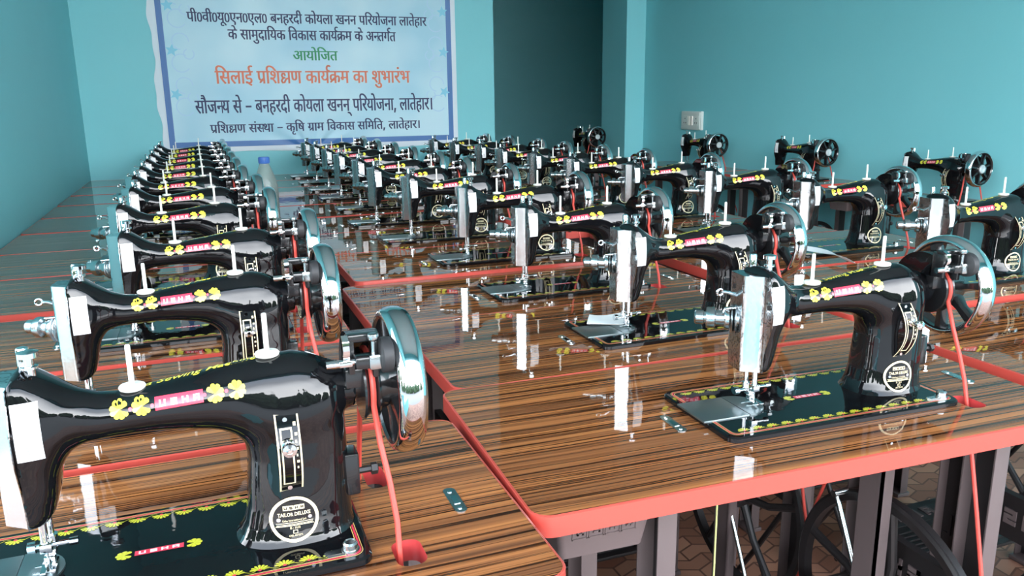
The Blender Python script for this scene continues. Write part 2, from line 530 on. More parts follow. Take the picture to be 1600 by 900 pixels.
# ------------------------------------------------------------------ Devanagari lettering for the banner
GLYPHS = {
    ',': '154|26,-74 43,-2 55,67 110,67 114,60 93,-6 65,-74',
    '-': '195|28,194 167,194 167,147 28,147',
    '0': '316|158,-6 100,8 60,50 36,117 28,206 31,267 40,319 57,361 82,391 115,410 158,416 216,403 257,361 281,294 290,206 286,144 277,92 260,50 235,20 201,1|158,38 195,48 219,79 233,132 238,206 233,279 219,331 195,362 158,373 121,362 97,331 84,279 79,206 84,132 97,80 121,48',
    'ं': '0|-106,443 -104,456 -97,467 -87,474 -75,477 -62,474 -52,467 -45,456 -43,443 -45,431 -52,420 -62,413 -75,410 -87,413 -97,420 -104,431',
    'अ': '439|270,125 263,90 244,66 215,51 179,46 133,55 91,83 53,132 17,204 57,219 83,165 111,123 141,97 175,88 195,90 211,98 221,111 225,130 222,151 213,168 183,199 149,196 146,236 180,240 202,250 214,265 218,284 215,302 205,314 190,320 174,323 135,317 98,302 84,341 121,356 145,361 171,363 211,357 240,341 258,315 264,284 254,245 225,215 237,204 279,201 312,203 341,208 341,316 299,316 299,357 447,357 447,316 388,316 388,0 341,0 341,167 314,162 286,160 261,162 268,144',
    'आ': '588|270,125 263,90 244,66 215,51 179,46 133,55 91,83 53,132 17,204 57,219 83,165 111,123 141,97 175,88 195,90 211,98 221,111 225,130 222,151 213,168 183,199 149,196 146,236 180,240 202,250 214,265 218,284 215,302 205,314 190,320 174,323 135,317 98,302 84,341 121,356 145,361 171,363 211,357 240,341 258,315 264,284 254,245 225,215 237,204 279,201 312,203 341,208 341,316 299,316 299,357 596,357 596,316 536,316 536,0 490,0 490,316 388,316 388,0 341,0 341,167 314,162 286,160 261,162 268,144',
    'ई': '282|156,128 122,124 92,113 68,131 47,151 33,175 29,202 34,230 50,249 81,263 127,267 180,267 180,316 0,316 0,357 290,357 290,316 227,316 227,226 121,226 96,225 83,219 77,210 75,199 77,187 83,176 100,159 128,166 158,169 197,164 229,147 250,122 257,88 251,55 233,30 204,12 166,2 201,-11 238,-23 219,-63 157,-32 101,1 71,4 47,11 33,21 28,37 30,49 35,58 45,65 58,67 82,61 111,40 126,39 161,42 188,51 205,66 210,88 207,105 196,117 179,125|168,353 148,395 142,417 140,438 146,471 165,495 194,510 229,515 262,511 290,501 277,463 256,472 233,475 212,472 198,462 189,447 186,429 187,410 193,392 215,353',
    'ऊ': '439|0,357 448,357 448,316 260,316 274,293 279,266 267,221 233,188 245,178 256,165 292,185 329,191 363,186 390,169 408,142 414,106 412,80 406,53 394,27 377,0 335,24 359,61 366,82 368,104 365,126 356,140 343,149 324,152 302,146 278,130 284,110 287,87 283,61 274,39 258,22 238,10 215,2 188,0 156,4 126,18 97,41 69,75 42,121 17,180 57,194 93,115 113,85 135,62 158,47 184,42 205,45 223,53 234,68 238,92 235,115 225,135 209,155 189,173 152,169 149,209 186,213 212,224 227,241 232,266 230,282 223,296 202,316 0,316',
    'ए': '318|326,316 272,316 272,218 268,172 253,141 226,120 186,110 176,153 198,158 212,168 223,185 226,218 226,316 92,316 92,203 94,160 101,132 118,112 149,92 212,56 243,36 264,17 275,-4 279,-30 277,-53 270,-74 252,-106 211,-82 225,-57 232,-32 227,-12 208,6 167,32 117,61 78,88 65,104 55,122 48,147 45,182 45,316 0,316 0,357 326,357',
    'क': '438|446,316 260,316 260,200 290,222 327,229 361,223 388,205 405,176 411,137 409,110 403,81 391,51 374,22 333,46 356,88 363,112 365,136 363,160 354,176 341,186 323,190 292,179 260,148 260,0 213,0 213,100 179,78 156,70 130,68 104,71 79,79 58,92 41,112 30,136 26,167 34,208 58,240 94,260 140,266 170,264 195,261 191,219 168,223 143,225 113,221 91,210 78,192 73,168 77,141 90,123 109,112 131,108 155,111 176,120 213,149 213,316 0,316 0,357 446,357',
    'ख': '470|419,316 419,0 372,0 372,26 328,10 280,4 220,12 162,35 105,76 49,137 28,170 23,194 25,206 32,216 43,223 60,226 85,219 104,201 114,213 120,229 125,263 123,292 116,316 0,316 0,357 478,357 478,316|307,133 326,135 344,142 372,161 372,316 161,316 169,293 171,263 166,221 151,188 127,164 95,145 137,103 180,71 228,52 281,45 328,51 372,70 372,114 341,100 299,94 274,97 251,105 231,119 217,137 208,158 204,183 211,220 232,248 264,266 305,272 330,270 354,266 350,226 331,230 310,232 286,229 267,219 255,204 251,182 255,160 267,145 285,136',
    'ग': '323|120,316 120,134 118,121 112,111 104,104 92,102 77,105 61,114 34,144 26,161 24,177 25,189 31,198 42,204 59,206 73,206 73,316 0,316 0,357 332,357 332,316 272,316 272,0 226,0 226,316',
    'ज': '426|375,316 375,0 328,0 328,212 250,212 217,214 236,196 250,174 260,150 263,125 260,101 251,81 238,65 220,55 200,48 178,46 148,50 120,64 93,87 67,122 42,169 18,230 59,245 86,177 114,128 144,98 176,88 192,90 206,98 215,111 218,130 213,155 200,178 181,199 157,216 174,253 328,253 328,316 0,316 0,357 435,357 435,316',
    'ण': '415|364,316 364,0 318,0 318,316 241,316 241,184 236,144 221,114 207,101 190,92 169,86 144,84 98,92 66,118 50,151 45,202 45,316 0,316 0,357 423,357 423,316|143,125 168,129 184,143 193,165 195,203 195,316 92,316 92,203 94,167 102,144 118,130',
    'त': '327|276,316 276,0 230,0 230,188 167,188 115,185 99,180 86,172 76,157 72,136 78,108 94,82 120,54 156,23 125,-7 76,39 55,62 39,87 29,112 26,139 28,158 34,175 53,202 72,214 94,223 121,228 156,229 230,229 230,316 0,316 0,357 335,357 335,316',
    'थ': '369|318,316 318,0 271,0 271,103 232,84 206,78 177,76 132,83 94,104 65,138 48,185 94,199 124,217 141,240 146,268 143,293 133,312 118,323 98,326 85,325 75,319 68,311 66,299 77,276 112,265 107,225 74,233 48,247 32,269 26,298 32,326 47,347 71,359 99,363 122,361 144,353 163,340 179,322 190,299 193,269 187,231 170,200 142,176 104,157 119,139 134,127 154,119 180,117 208,119 232,128 271,158 271,316 224,316 224,357 377,357 377,316',
    'द': '299|237,-33 214,6 196,42 182,40 165,39 116,45 93,53 72,65 53,80 39,101 29,126 26,156 29,180 35,200 46,216 59,230 80,245 105,254 134,260 167,262 169,262 169,316 0,316 0,357 307,357 307,316 216,316 216,221 188,221 134,217 115,212 99,204 80,182 74,168 72,150 78,123 95,100 124,85 165,80 172,80 179,81 176,101 179,118 188,130 200,136 214,138 236,134 252,124 262,109 265,93 263,77 256,65 236,49 252,21 276,-14',
    'न': '319|0,357 327,357 327,316 268,316 268,0 221,0 221,171 117,171 117,140 115,126 109,116 100,110 88,108 74,111 59,120 32,149 24,166 21,183 23,195 29,204 40,210 56,212 221,212 221,316 0,316',
    'प': '326|275,316 275,0 229,0 229,110 192,91 171,86 146,84 124,86 104,92 87,100 74,111 61,128 52,148 47,173 45,206 45,316 0,316 0,357 335,357 335,316|229,316 92,316 92,212 94,175 99,152 109,138 126,128 151,125 173,127 194,136 229,161',
    'ब': '328|336,316 277,316 277,0 230,0 230,95 193,76 168,70 138,68 108,71 81,80 58,94 41,113 30,137 26,164 35,208 61,240 101,260 152,266 172,266 194,264 212,261 208,221 183,225 154,227 132,225 210,129 230,147 230,316 0,316 0,357 336,357|73,165 78,139 92,120 114,109 139,106 159,107 177,112 96,212 79,193',
    'भ': '404|100,363 138,357 153,349 167,337 177,324 184,306 189,283 191,251 191,184 306,184 306,316 231,316 231,357 412,357 412,316 353,316 353,0 306,0 306,144 191,144 191,122 189,106 182,95 173,89 163,87 140,94 117,112 100,136 94,160 96,169 102,177 113,183 129,184 145,184 145,245 142,286 133,309 118,322 97,326 83,324 74,319 68,310 66,299 69,285 79,275 97,268 125,264 121,223 82,230 52,244 33,267 26,299 32,328 48,348 72,359',
    'म': '344|292,316 292,0 246,0 246,144 119,144 119,122 117,106 111,95 102,89 91,87 68,94 46,112 29,136 22,160 24,169 30,177 41,183 57,184 72,184 72,316 0,316 0,357 352,357 352,316|246,316 119,316 119,184 246,184',
    'य': '333|342,357 342,316 282,316 282,0 236,0 236,103 197,84 173,78 145,76 99,84 62,111 36,151 22,203 53,212 75,224 88,240 92,262 85,292 71,316 0,316 0,357|74,173 87,148 103,131 123,120 149,117 176,120 199,129 236,157 236,316 121,316 134,286 138,256 122,204',
    'र': '235|227,24 196,-7 132,50 79,104 43,147 27,175 23,195 25,206 32,216 43,223 60,226 85,219 104,200 123,213 137,229 144,248 147,269 144,295 137,316 0,316 0,357 244,357 244,316 184,316 191,293 193,263 190,234 180,210 165,189 146,173 96,146 156,84',
    'ल': '389|0,316 0,357 398,357 398,316 338,316 338,0 292,0 292,204 284,204 256,198 242,188 228,173 216,150 204,120 160,133 179,180 151,196 120,203 100,199 85,190 75,174 72,156 75,134 85,114 121,73 178,23 146,-7 86,48 61,74 42,101 30,128 26,158 29,186 40,208 56,224 75,236 96,242 117,245 141,243 163,236 203,212 241,237 287,245 292,245 292,316',
    'व': '319|328,316 268,316 268,0 222,0 222,95 186,76 162,70 134,68 105,71 79,80 57,94 40,113 30,137 26,164 35,208 59,240 98,260 146,266 165,266 187,264 203,261 200,219 176,223 149,225 117,221 93,209 78,190 73,165 77,139 91,122 111,111 135,108 163,111 186,121 222,149 222,316 0,316 0,357 328,357',
    'श': '391|70,109 52,111 36,119 26,131 23,146 26,161 33,172 45,178 60,180 81,176 110,158 136,172 157,192 171,220 175,254 171,283 158,306 139,320 114,325 99,323 88,317 81,308 79,296 85,278 93,268 106,261 127,255 155,253 145,212 98,221 65,240 45,266 38,297 43,324 58,345 83,358 117,363 143,360 168,351 189,335 206,314 217,286 221,253 216,215 201,180 177,150 146,127 196,77 238,25 201,-1 148,68 103,111|340,316 340,0 293,0 293,316 242,316 242,357 399,357 399,316',
    'ष': '332|341,357 341,316 281,316 281,0 234,0 234,110 196,92 173,86 146,84 124,86 104,92 87,100 74,111 61,128 52,148 47,173 45,206 45,316 0,316 0,357|234,316 118,316 234,165|109,138 126,128 150,125 180,129 207,141 91,291 91,212 93,175 98,152',
    'स': '388|337,316 337,0 291,0 291,153 257,146 218,144 167,148 122,159 96,145 151,84 218,24 187,-7 127,50 76,104 42,147 26,175 23,195 25,206 32,216 43,223 60,226 85,219 104,201 114,213 120,229 125,263 122,294 116,316 0,316 0,357 397,357 397,316|212,185 253,187 291,195 291,316 161,316 168,294 171,263 166,221 150,191',
    'ह': '305|184,40 218,56 228,69 232,85 227,104 215,119 193,128 161,132 126,127 100,115 85,96 79,71 86,37 96,19 113,0 174,-51 142,-82 96,-42 62,-5 40,33 33,75 36,95 42,113 53,129 66,142 47,168 42,184 40,202 45,230 61,249 91,263 132,267 207,267 207,316 0,316 0,357 314,357 314,316 254,316 254,226 132,226 107,225 94,219 88,210 86,199 91,179 105,163 133,170 163,172 199,169 228,160 249,146 264,129 273,109 276,88 271,57 257,33 233,14 200,1',
    'ा': '149|98,316 98,0 51,0 51,316 0,316 0,357 157,357 157,316',
    'ि': '149|51,316 0,316 0,357 46,357 35,384 30,416 39,456 64,488 103,508 153,515 229,504 296,471 355,419 404,353 356,353 264,443 163,473 127,469 100,456 83,436 77,410 82,380 95,357 157,357 157,316 98,316 98,0 51,0',
    'ी': '149|-106,353 -121,392 -126,430 -120,464 -102,491 -73,509 -35,515 -3,511 22,498 44,477 62,447 78,407 94,357 157,357 157,316 98,316 98,0 51,0 51,316 0,316 0,357 50,357 34,409 16,445 -5,467 -33,474 -53,470 -68,460 -77,443 -80,421 -74,386 -60,353',
    'ु': '0|-142,-7 -111,3 -78,6 -40,1 -11,-16 7,-41 13,-74 6,-106 -14,-132 -46,-148 -90,-154 -142,-147 -186,-128 -225,-97 -261,-57 -226,-33 -184,-78 -163,-94 -141,-104 -117,-111 -90,-113 -45,-102 -29,-70 -33,-54 -43,-42 -58,-35 -75,-33 -103,-36 -128,-45',
    'ू': '0|-36,-141 -67,-150 -99,-154 -138,-148 -167,-131 -185,-105 -191,-72 -185,-42 -165,-17 -134,1 -93,6 -53,2 -18,-10 12,-28 39,-52 83,-109 48,-131 16,-89 -16,-58 -50,-39 -90,-33 -115,-36 -134,-44 -145,-57 -149,-74 -145,-92 -134,-104 -119,-110 -102,-113 -75,-109 -50,-100',
    'ृ': '0|16,-134 -18,-148 -61,-154 -99,-148 -128,-131 -147,-105 -153,-72 -146,-42 -127,-16 -95,2 -51,10 -47,-28 -76,-34 -95,-44 -107,-58 -110,-76 -107,-93 -96,-104 -81,-111 -64,-113 -32,-109 1,-94',
    'े': '0|-97,353 -121,425 -133,447 -147,462 -163,470 -181,473 -203,470 -221,465 -235,507 -211,513 -183,515 -154,511 -129,500 -107,480 -88,450 -71,408 -54,353',
    'ो': '149|98,316 98,0 51,0 51,316 0,316 0,357 157,357 157,316|52,353 28,425 15,447 2,462 -14,470 -32,473 -55,470 -72,465 -86,507 -62,513 -34,515 -5,511 20,500 41,480 61,450 78,408 95,353',
    'ौ': '149|98,316 98,0 51,0 51,316 0,316 0,357 157,357 157,316|46,353 18,387 -8,401 -35,404 -59,400 -82,392 -97,431 -70,441 -38,444 -14,441 8,432 26,417 41,398 44,399 21,445 10,459 -2,468 -16,473 -33,475 -56,473 -73,467 -86,507 -62,513 -34,515 -5,511 20,500 41,480 61,450 78,408 95,353',
    '्': '0|-103,-25 -75,-22 -39,-26 -7,-37 20,-54 44,-76 87,-130 54,-154 25,-114 -4,-86 -35,-70 -72,-65 -85,-66 -96,-68',
    '।': '218|111,357 158,357 158,0 111,0',
    '०': '316|158,70 126,73 98,84 75,102 58,125 47,153 43,184 47,216 58,244 75,267 98,284 126,295 157,299 189,295 217,284 241,267 258,243 270,215 273,183 270,152 259,124 241,101 218,84 190,73|157,110 185,116 207,132 221,156 226,185 222,215 208,238 187,253 159,258 132,253 110,237 95,213 90,183 95,154 109,130 130,115',
}


def glyph_loops(ch):
    p = GLYPHS[ch].split('|')
    return int(p[0]) / 1000.0, [[tuple(int(v) / 1000.0 for v in q.split(',')) for q in lp.split(' ')] for lp in p[1:]]

def clip_right(lp, xm):
    out = []
    for i in range(len(lp)):
        a, b_ = lp[i - 1], lp[i]
        ia, ib = a[0] <= xm, b_[0] <= xm
        if ia != ib:
            t = (xm - a[0]) / (b_[0] - a[0])
            out.append((xm, a[1] + t * (b_[1] - a[1])))
        if ib:
            out.append(b_)
    return out

def stroke(pts, w):
    """a pen stroke: pieces of ribbon with round joints"""
    out = []
    for i in range(len(pts) - 1):
        (a, b_), (c, d) = pts[i], pts[i + 1]
        L = math.hypot(c - a, d - b_) + 1e-9
        nx, ny = -(d - b_) / L * w / 2, (c - a) / L * w / 2
        out.append([(a + nx, b_ + ny), (c + nx, d + ny), (c - nx, d - ny), (a - nx, b_ - ny)])
    for (a, b_) in pts:
        out.append([(a + w / 2 * math.cos(2 * PI * k / 8), b_ + w / 2 * math.sin(2 * PI * k / 8)) for k in range(8)])
    return out

_gc = {}
def glyph_mesh(ch, half=False):
    key = (ch, half)
    if key not in _gc:
        adv, loops = glyph_loops(ch)
        if half:
            xm = adv - 0.082
            loops = [l for l in (clip_right(lp, xm) for lp in loops) if len(l) > 2]
            adv = xm - 0.005
        _gc[key] = (adv,) + flat_mesh(loops)
    return _gc[key]

def hindi(text):
    """text in visual order: ~ after a letter halves it, ^ hooks a ra below, * sets a reph above, X is the ksha"""
    V, F = [], []
    pen = 0.0
    def put(vs, fs, dx):
        for bx in (-0.015, 0.0, 0.015):                 # a bolder face
            n = len(V)
            V.extend((x + dx + bx, y) for x, y in vs)
            F.extend(tuple(i + n for i in f) for f in fs)
    def put_polys(polys, dx):
        for p in polys:
            put(p, [tuple(range(len(p)))], dx)
    i = 0
    last = ''
    while i < len(text):
        ch = text[i]
        half = i + 1 < len(text) and text[i + 1] == '~'
        if ch == ' ':
            pen += 0.17
        elif ch == '~':
            pass
        elif ch == '^':
            sx = pen - (0.235 if last == '\u0915' else 0.07)
            put_polys(stroke([(sx, 0.15), (sx - 0.15, 0.035)], 0.042), 0)
        elif ch == '*':
            cx, cy = pen - 0.015, 0.435
            put_polys(stroke([(cx + 0.075 * math.cos(math.radians(a)), cy + 0.075 * math.sin(math.radians(a)))
                              for a in range(50, 281, 23)], 0.042), 0)
        elif ch == 'X':
            put_polys([[(0, .316), (.41, .316), (.41, .357), (0, .357)], [(.315, 0), (.36, 0), (.36, .34), (.315, .34)]], pen)
            put_polys(stroke([(.19, .235), (.16, .285), (.10, .285), (.065, .235), (.09, .18), (.17, .165), (.09, .135),
                              (.05, .075), (.09, .02), (.16, .03), (.19, .08), (.23, .13), (.33, .15)], 0.04), pen)
            pen += 0.40
        elif ch == '\u2013':
            put_polys([[(.03, .15), (.27, .15), (.27, .20), (.03, .20)]], pen)
            pen += 0.30
        elif ch == '0':
            adv, vs, fs = glyph_mesh('0')
            put([(x * .85, y * .84) for x, y in vs], fs, pen)
            pen += adv * .85
        else:
            adv, vs, fs = glyph_mesh(ch, half)
            put(vs, fs, pen)
            pen += adv
        last = ch
        i += 1
    return V, F, pen

# ------------------------------------------------------------------ banner on the back wall
BX0, BX1, BZ0, BZ1 = -0.345, 1.447, H + 0.128, H + 1.30
BYW = YB - 0.004
banner = empty('banner', (0.55, BYW, BZ0))
tag(banner, 'light blue Hindi cloth banner with blue border and white margin on the back wall', 'banner')

def ripple(x, z):
    """creases of the sheet: soft vertical waves and a gathered fan at the bottom edge"""
    s = 0.0035 + 0.0022 * math.sin(9 * x + 1.1 * z) + 0.0012 * math.sin(23 * x - 4 * z)
    dx, dz = x - 0.50, (z - (BZ0 - .02))
    r = math.hypot(dx, dz)
    if r < .42:
        th = math.atan2(dx, dz + 1e-6)
        s += 0.009 * max(0.0, 1 - r / .42) * (0.5 + 0.5 * math.sin(13 * th))
    return s

def bpt(x, z, off=0.0):
    # the left hem of the sheet runs slightly out of plumb
    return (x - 0.55, -ripple(x, z) - off, z - BZ0)

def sheet(x0, z0, x1, z1, nx, nz, off, wob=None):
    vs, fs = [], []
    for j in range(nz + 1):
        for i in range(nx + 1):
            x = x0 + (x1 - x0) * i / nx; z = z0 + (z1 - z0) * j / nz
            if wob:
                x, z = wob(x, z, i / nx, j / nz)
            vs.append(bpt(x, z, off))
    for j in range(nz):
        for i in range(nx):
            a = j * (nx + 1) + i
            fs.append((a, a + 1, a + nx + 2, a + nx + 1))
    return vs, fs

def hem(x, z, u, v):
    if u < .02:
        x += 0.008 * math.sin(14 * z) + 0.004 * math.sin(37 * z)
    if v < .02:
        z += 0.004 * math.sin(11 * x)
    return x, z

bm_ = MB()
bm_.add(*sheet(BX0, BZ0, BX1, BZ1, 180, 120, 0.0, hem))
sheet_o = bm_.build('cloth_sheet', 'bwhite', banner)
bm_ = MB()
IX0, IX1, IZ0, IZ1 = -0.308, 1.416, H + 0.160, H + 1.265
IB = 0.032
bm_.add(*sheet(IX0, IZ0, IX1, IZ0 + IB, 180, 5, 0.0034), 0)
bm_.add(*sheet(IX0, IZ1 - IB, IX1, IZ1, 180, 5, 0.0034), 0)
bm_.add(*sheet(IX0, IZ0 + IB, IX0 + IB, IZ1 - IB, 5, 110, 0.0034), 0)
bm_.add(*sheet(IX1 - IB, IZ0 + IB, IX1, IZ1 - IB, 5, 110, 0.0034), 0)
bm_.build('printed_border', 'bblue', banner)
bm_ = MB()
bm_.add(*sheet(IX0 + IB, IZ0 + IB, IX1 - IB, IZ1 - IB, 172, 112, 0.0034), 0)
bm_.build('printed_field', 'banner', banner)

def on_banner(mb, vs, fs, x0, z0, sx, sz, off, mi=0, rot=0.0):
    out = []
    for x, y in vs:
        X, Z = x * sx, y * sz
        Z += X * rot
        out.append(bpt(x0 + X, z0 + Z, off))
    mb.add(out, fs, mi)

# five-lobed stars and faint curls down both sides
def star(cx, cz, r, a0):
    pts = []
    for k in range(10):
        rr = r if k % 2 == 0 else r * .45
        a = a0 + k * PI / 5
        pts.append((cx + rr * math.cos(a), cz + rr * math.sin(a)))
    n = len(pts)
    st = MB()
    st.add([bpt(cx, cz, .0048)] + [bpt(x, z, .0048) for x, z in pts], [(0, 1 + k, 1 + (k + 1) % n) for k in range(n)], 0)
    st.build('star_print', 'bstar', banner)
def curl(cx, cz, r, a0, a1):
    pts = [(cx + r * math.cos(a0 + (a1 - a0) * k / 14), cz + r * math.sin(a0 + (a1 - a0) * k / 14)) for k in range(15)]
    st = MB()
    for p in stroke(pts, 0.006):
        st.add([bpt(x, z, .0044) for x, z in p], [tuple(range(len(p)))])
    st.build('curl_print', 'bswirl', banner, fixn=False, smooth=False)
for side, sx in ((0, IX0 + IB + .032), (1, IX1 - IB - .022)):
    for k in range(5):
        z = H + .955 - .245 * k + (.0 if side else .0)
        if z < IZ0 + .15: continue
        star(sx, z, .036, .4 + k)
        d = 1 if side == 0 else -1
        curl(sx + d * .05, z + .05, .045, 0, 4.6)
        curl(sx + d * .045, z - .07, .05, 1, 5.6)
        curl(sx + d * .09, z - .02, .028, 2, 7)

LINES = [
    ('पी0वी0यू0एन0एल0 बनहरदी कोयला खनन पिरयोजना लातेहार', -0.145, 1.257, H + .921, H + .869, 'navy'),
    ('के सामुदाियक िवकास कायर*क^म के अन~तग*त', 0.069, 1.057, H + .829, H + .7745, 'navy'),
    ('आयोिजत', 0.427, 0.690, H + .712, H + .658, 'green'),
    ('िसलाई प^िशXण काय*क^म का शुभारंभ', -0.022, 1.136, H + .596, H + .524, 'orange'),
    ('सौजन~य से \u2013 बनहरदी कोयला खनन् पिरयोजना, लातेहार।', -0.148, 1.283, H + .429, H + .356, 'navy'),
    ('प^िशXण संस~था \u2013 कृिष ग^ाम िवकास सिमित, लातेहार।', -0.077, 1.196, H + .289, H + .241, 'navy'),
]
LINES[1] = ('के सामुदाियक िवकास काय*क^म के अन~तग*त',) + LINES[1][1:]
for s, x0, x1, zt, zb, mm in LINES:
    V, F, W = hindi(s)
    k = (zt - zb) / .357
    tb = MB()
    on_banner(tb, V, F, x0, zb, (x1 - x0) / W, k, 0.0052)
    tb.build('printed_text', mm, banner, smooth=False, fixn=False)

# ------------------------------------------------------------------ switch board on the right wall
def rwall(y, z):
    t = (YB - y) / (YB - YF)
    return Vector((XR0 + (XR1 - XR0) * t, y, z))
ang_r = math.atan2(XR1 - XR0, YB - YF)
sw = empty('switch_board', rwall(4.66, H + .205), ang_r)
tag(sw, 'white rectangular switch board mounted on the teal right wall', 'switch board')
MB().box((-.022, -.105, 0), (0, .105, .118), bev=.004).build('mounting_box', 'swplate', sw)
MB().box((-.027, -.098, .006), (-.0215, .098, .112), bev=.002).build('cover_plate', 'swplate', sw)
for yy in (-.018, .012):
    MB().box((-.034, yy - .010, .030), (-.0265, yy + .010, .088), bev=.002).build('switch', 'white', sw)
for yy in (.055, -.062):
    s_ = MB().box((-.0285, yy - .024, .028), (-.0268, yy + .024, .090), bev=.0008)
    s_.build('socket', 'swplate', sw)
    for dy, dz in ((-.010, .045), (.010, .045), (0, .072)):
        s2 = MB()
        s2.lathe([(0, -.0290), (.0045, -.0290), (.0045, -.0284)], (0, yy + dy, dz), 'X', 12)
        s2.build('socket_hole', 'swdark', sw)

# ------------------------------------------------------------------ the sewing machine casting, as a smooth solid
# local axes: x along the bed (0 at the needle end), y towards the back (0 at the front edge), z up from the table top
YC = 0.090
def ip(v, xs, ys):
    return np.interp(v, xs, ys)

ARM_T = ([.09, .105, .120, .135, .150, .165, .180, .210, .250, .296, .318, .340, .36], [.195, .1905, .1825, .1745, .1690, .1675, .1695, .1735, .1795, .1855, .1865, .184, .178])
ARM_B = ([.09, .115, .125, .140, .160, .190, .215, .240, .265, .300, .36], [.100, .118, .124, .1275, .1290, .1295, .1275, .1235, .116, .110, .110])
ARM_Y = ([.09, .115, .14, .165, .20, .25, .30, .36], [.030, .027, .0225, .0215, .0245, .0290, .0335, .0355])

def smin(a, b_, k):
    h = np.clip(.5 + .5 * (b_ - a) / k, 0, 1)
    return b_ * (1 - h) + a * h - k * h * (1 - h)

def sup(u, v, e):
    return (np.abs(u) ** e + np.abs(v) ** e) ** (1.0 / e)

def body(x, y, z):
    # arm
    zt = ip(x, *ARM_T); zb = ip(x, *ARM_B); ry = ip(x, *ARM_Y)
    zc = (zt + zb) / 2; rz = (zt - zb) / 2
    u = np.clip((x - .318) / .047, 0, .999)
    cap = np.sqrt(1 - u * u)
    rz2, ry2 = rz * cap + 1e-4, ry * cap + 1e-4
    fa = (sup((y - YC) / ry2, (z - zc) / rz2, 2.35) - 1) * np.minimum(rz2, ry2)
    fa = np.maximum(fa, x - .3655)
    fa = np.maximum(fa, .094 - x)
    # upright pillar
    xl = ip(z, [0, .005, .012, .022, .04, .09, .115, .17], [.248, .2515, .2575, .262, .2660, .2700, .2680, .268])
    xr = ip(z, [0, .006, .014, .05, .115, .17], [.3690, .3675, .3655, .3645, .3640, .362])
    yd = ip(z, [0, .005, .013, .03, .08, .17], [.0480, .0455, .0415, .0385, .0360, .034])
    xc = (xl + xr) / 2; rx = (xr - xl) / 2
    zz = np.clip((z - .118) / .055, 0, .999)
    c2 = np.sqrt(1 - zz * zz)
    fp = (sup((x - xc) / rx, (y - YC) / (yd * c2 + 1e-4), 2.5) - 1) * np.minimum(rx, yd) * .9
    fp = np.maximum(fp, z - .172)
    f = smin(fa, fp, .016)
    # head
    hr = ip(z, [.058, .063, .070, .085, .105, .125, .145, .165, .185, .198], [.092, .101, .106, .1105, .1145, .1205, .1270, .1270, .1160, .106])
    hy = ip(z, [.058, .08, .11, .14, .17, .198], [.0270, .0285, .0310, .0335, .0320, .029])
    u = (x - .080) / (hr - .080 + 1e-4)
    fh = (sup(np.maximum(u, 0), (y - .088) / hy, 3.4) - 1) * np.minimum(hr - .080, hy) * .9
    fh = np.maximum(fh, .0865 - x)
    ztop = .1975 - np.maximum(x - .098, 0) * .55
    fh = smax(fh, z - ztop, .012)
    fh = smax(fh, .0605 - z, .006)
    f = smin(f, fh, .012)
    # boss for the shaft
    fb = np.maximum(np.sqrt((y - YC) ** 2 + (z - .1455) ** 2) - .021, np.maximum(x - .374, .33 - x))
    f = smin(f, fb, .007)
    return f

def smax(a, b_, k):
    return -smin(-a, -b_, k)

def surface_nets(f, lo, hi, h):
    n = [int(round((hi[i] - lo[i]) / h)) + 1 for i in range(3)]
    ax = [lo[i] + h * np.arange(n[i]) for i in range(3)]
    X, Y, Z = np.meshgrid(*ax, indexing='ij')
    F = f(X, Y, Z)
    S = F < 0
    cs = [c - 1 for c in n]
    acc = np.zeros((*cs, 3)); cnt = np.zeros(cs)
    P = np.stack([X, Y, Z], -1)
    def sl(d):
        return tuple(slice(d[i], n[i] - 1 + d[i]) for i in range(3))
    corners = [(i, j, k) for i in (0, 1) for j in (0, 1) for k in (0, 1)]
    for a in corners:
        for ax_ in range(3):
            if a[ax_] == 0:
                b_ = list(a); b_[ax_] = 1
                A, B = sl(a), sl(b_)
                cr = S[A] != S[B]
                t = np.where(cr, F[A] / (F[A] - F[B] + 1e-12), 0)
                p = P[A] + (P[B] - P[A]) * t[..., None]
                acc += np.where(cr[..., None], p, 0); cnt += cr
    mask = cnt > 0
    idx = -np.ones(cs, int)
    idx[mask] = np.arange(mask.sum())
    V = acc[mask] / cnt[mask][:, None]
    faces = []
    for ax_ in range(3):
        o1, o2 = (ax_ + 1) % 3, (ax_ + 2) % 3
        A = [slice(None)] * 3; B = [slice(None)] * 3
        A[ax_] = slice(0, n[ax_] - 1); B[ax_] = slice(1, n[ax_])
        for o in (o1, o2):
            A[o] = slice(1, n[o] - 1); B[o] = slice(1, n[o] - 1)
        sa, sb = S[tuple(A)], S[tuple(B)]
        ii = np.argwhere(sa != sb)
        fl = sa[sa != sb]
        base = ii.copy(); base[:, o1] += 1; base[:, o2] += 1
        def c(d1, d2):
            q = base.copy(); q[:, o1] -= d1; q[:, o2] -= d2
            return idx[q[:, 0], q[:, 1], q[:, 2]]
        Q = np.stack([c(1, 1), c(0, 1), c(0, 0), c(1, 0)], 1)
        Q[~fl] = Q[~fl][:, ::-1]
        faces.append(Q)
    FQ = np.concatenate(faces)
    for _ in range(4):
        e = 2e-4
        f0 = f(V[:, 0], V[:, 1], V[:, 2])
        g = np.stack([f(V[:, 0] + e, V[:, 1], V[:, 2]) - f(V[:, 0] - e, V[:, 1], V[:, 2]),
                      f(V[:, 0], V[:, 1] + e, V[:, 2]) - f(V[:, 0], V[:, 1] - e, V[:, 2]),
                      f(V[:, 0], V[:, 1], V[:, 2] + e) - f(V[:, 0], V[:, 1], V[:, 2] - e)], 1) / (2 * e)
        d = f0[:, None] * g / ((g * g).sum(1)[:, None] + 1e-6)
        L = np.linalg.norm(d, axis=1)[:, None]
        V = V - d * np.minimum(1, h * .5 / (L + 1e-12))
    return V, FQ

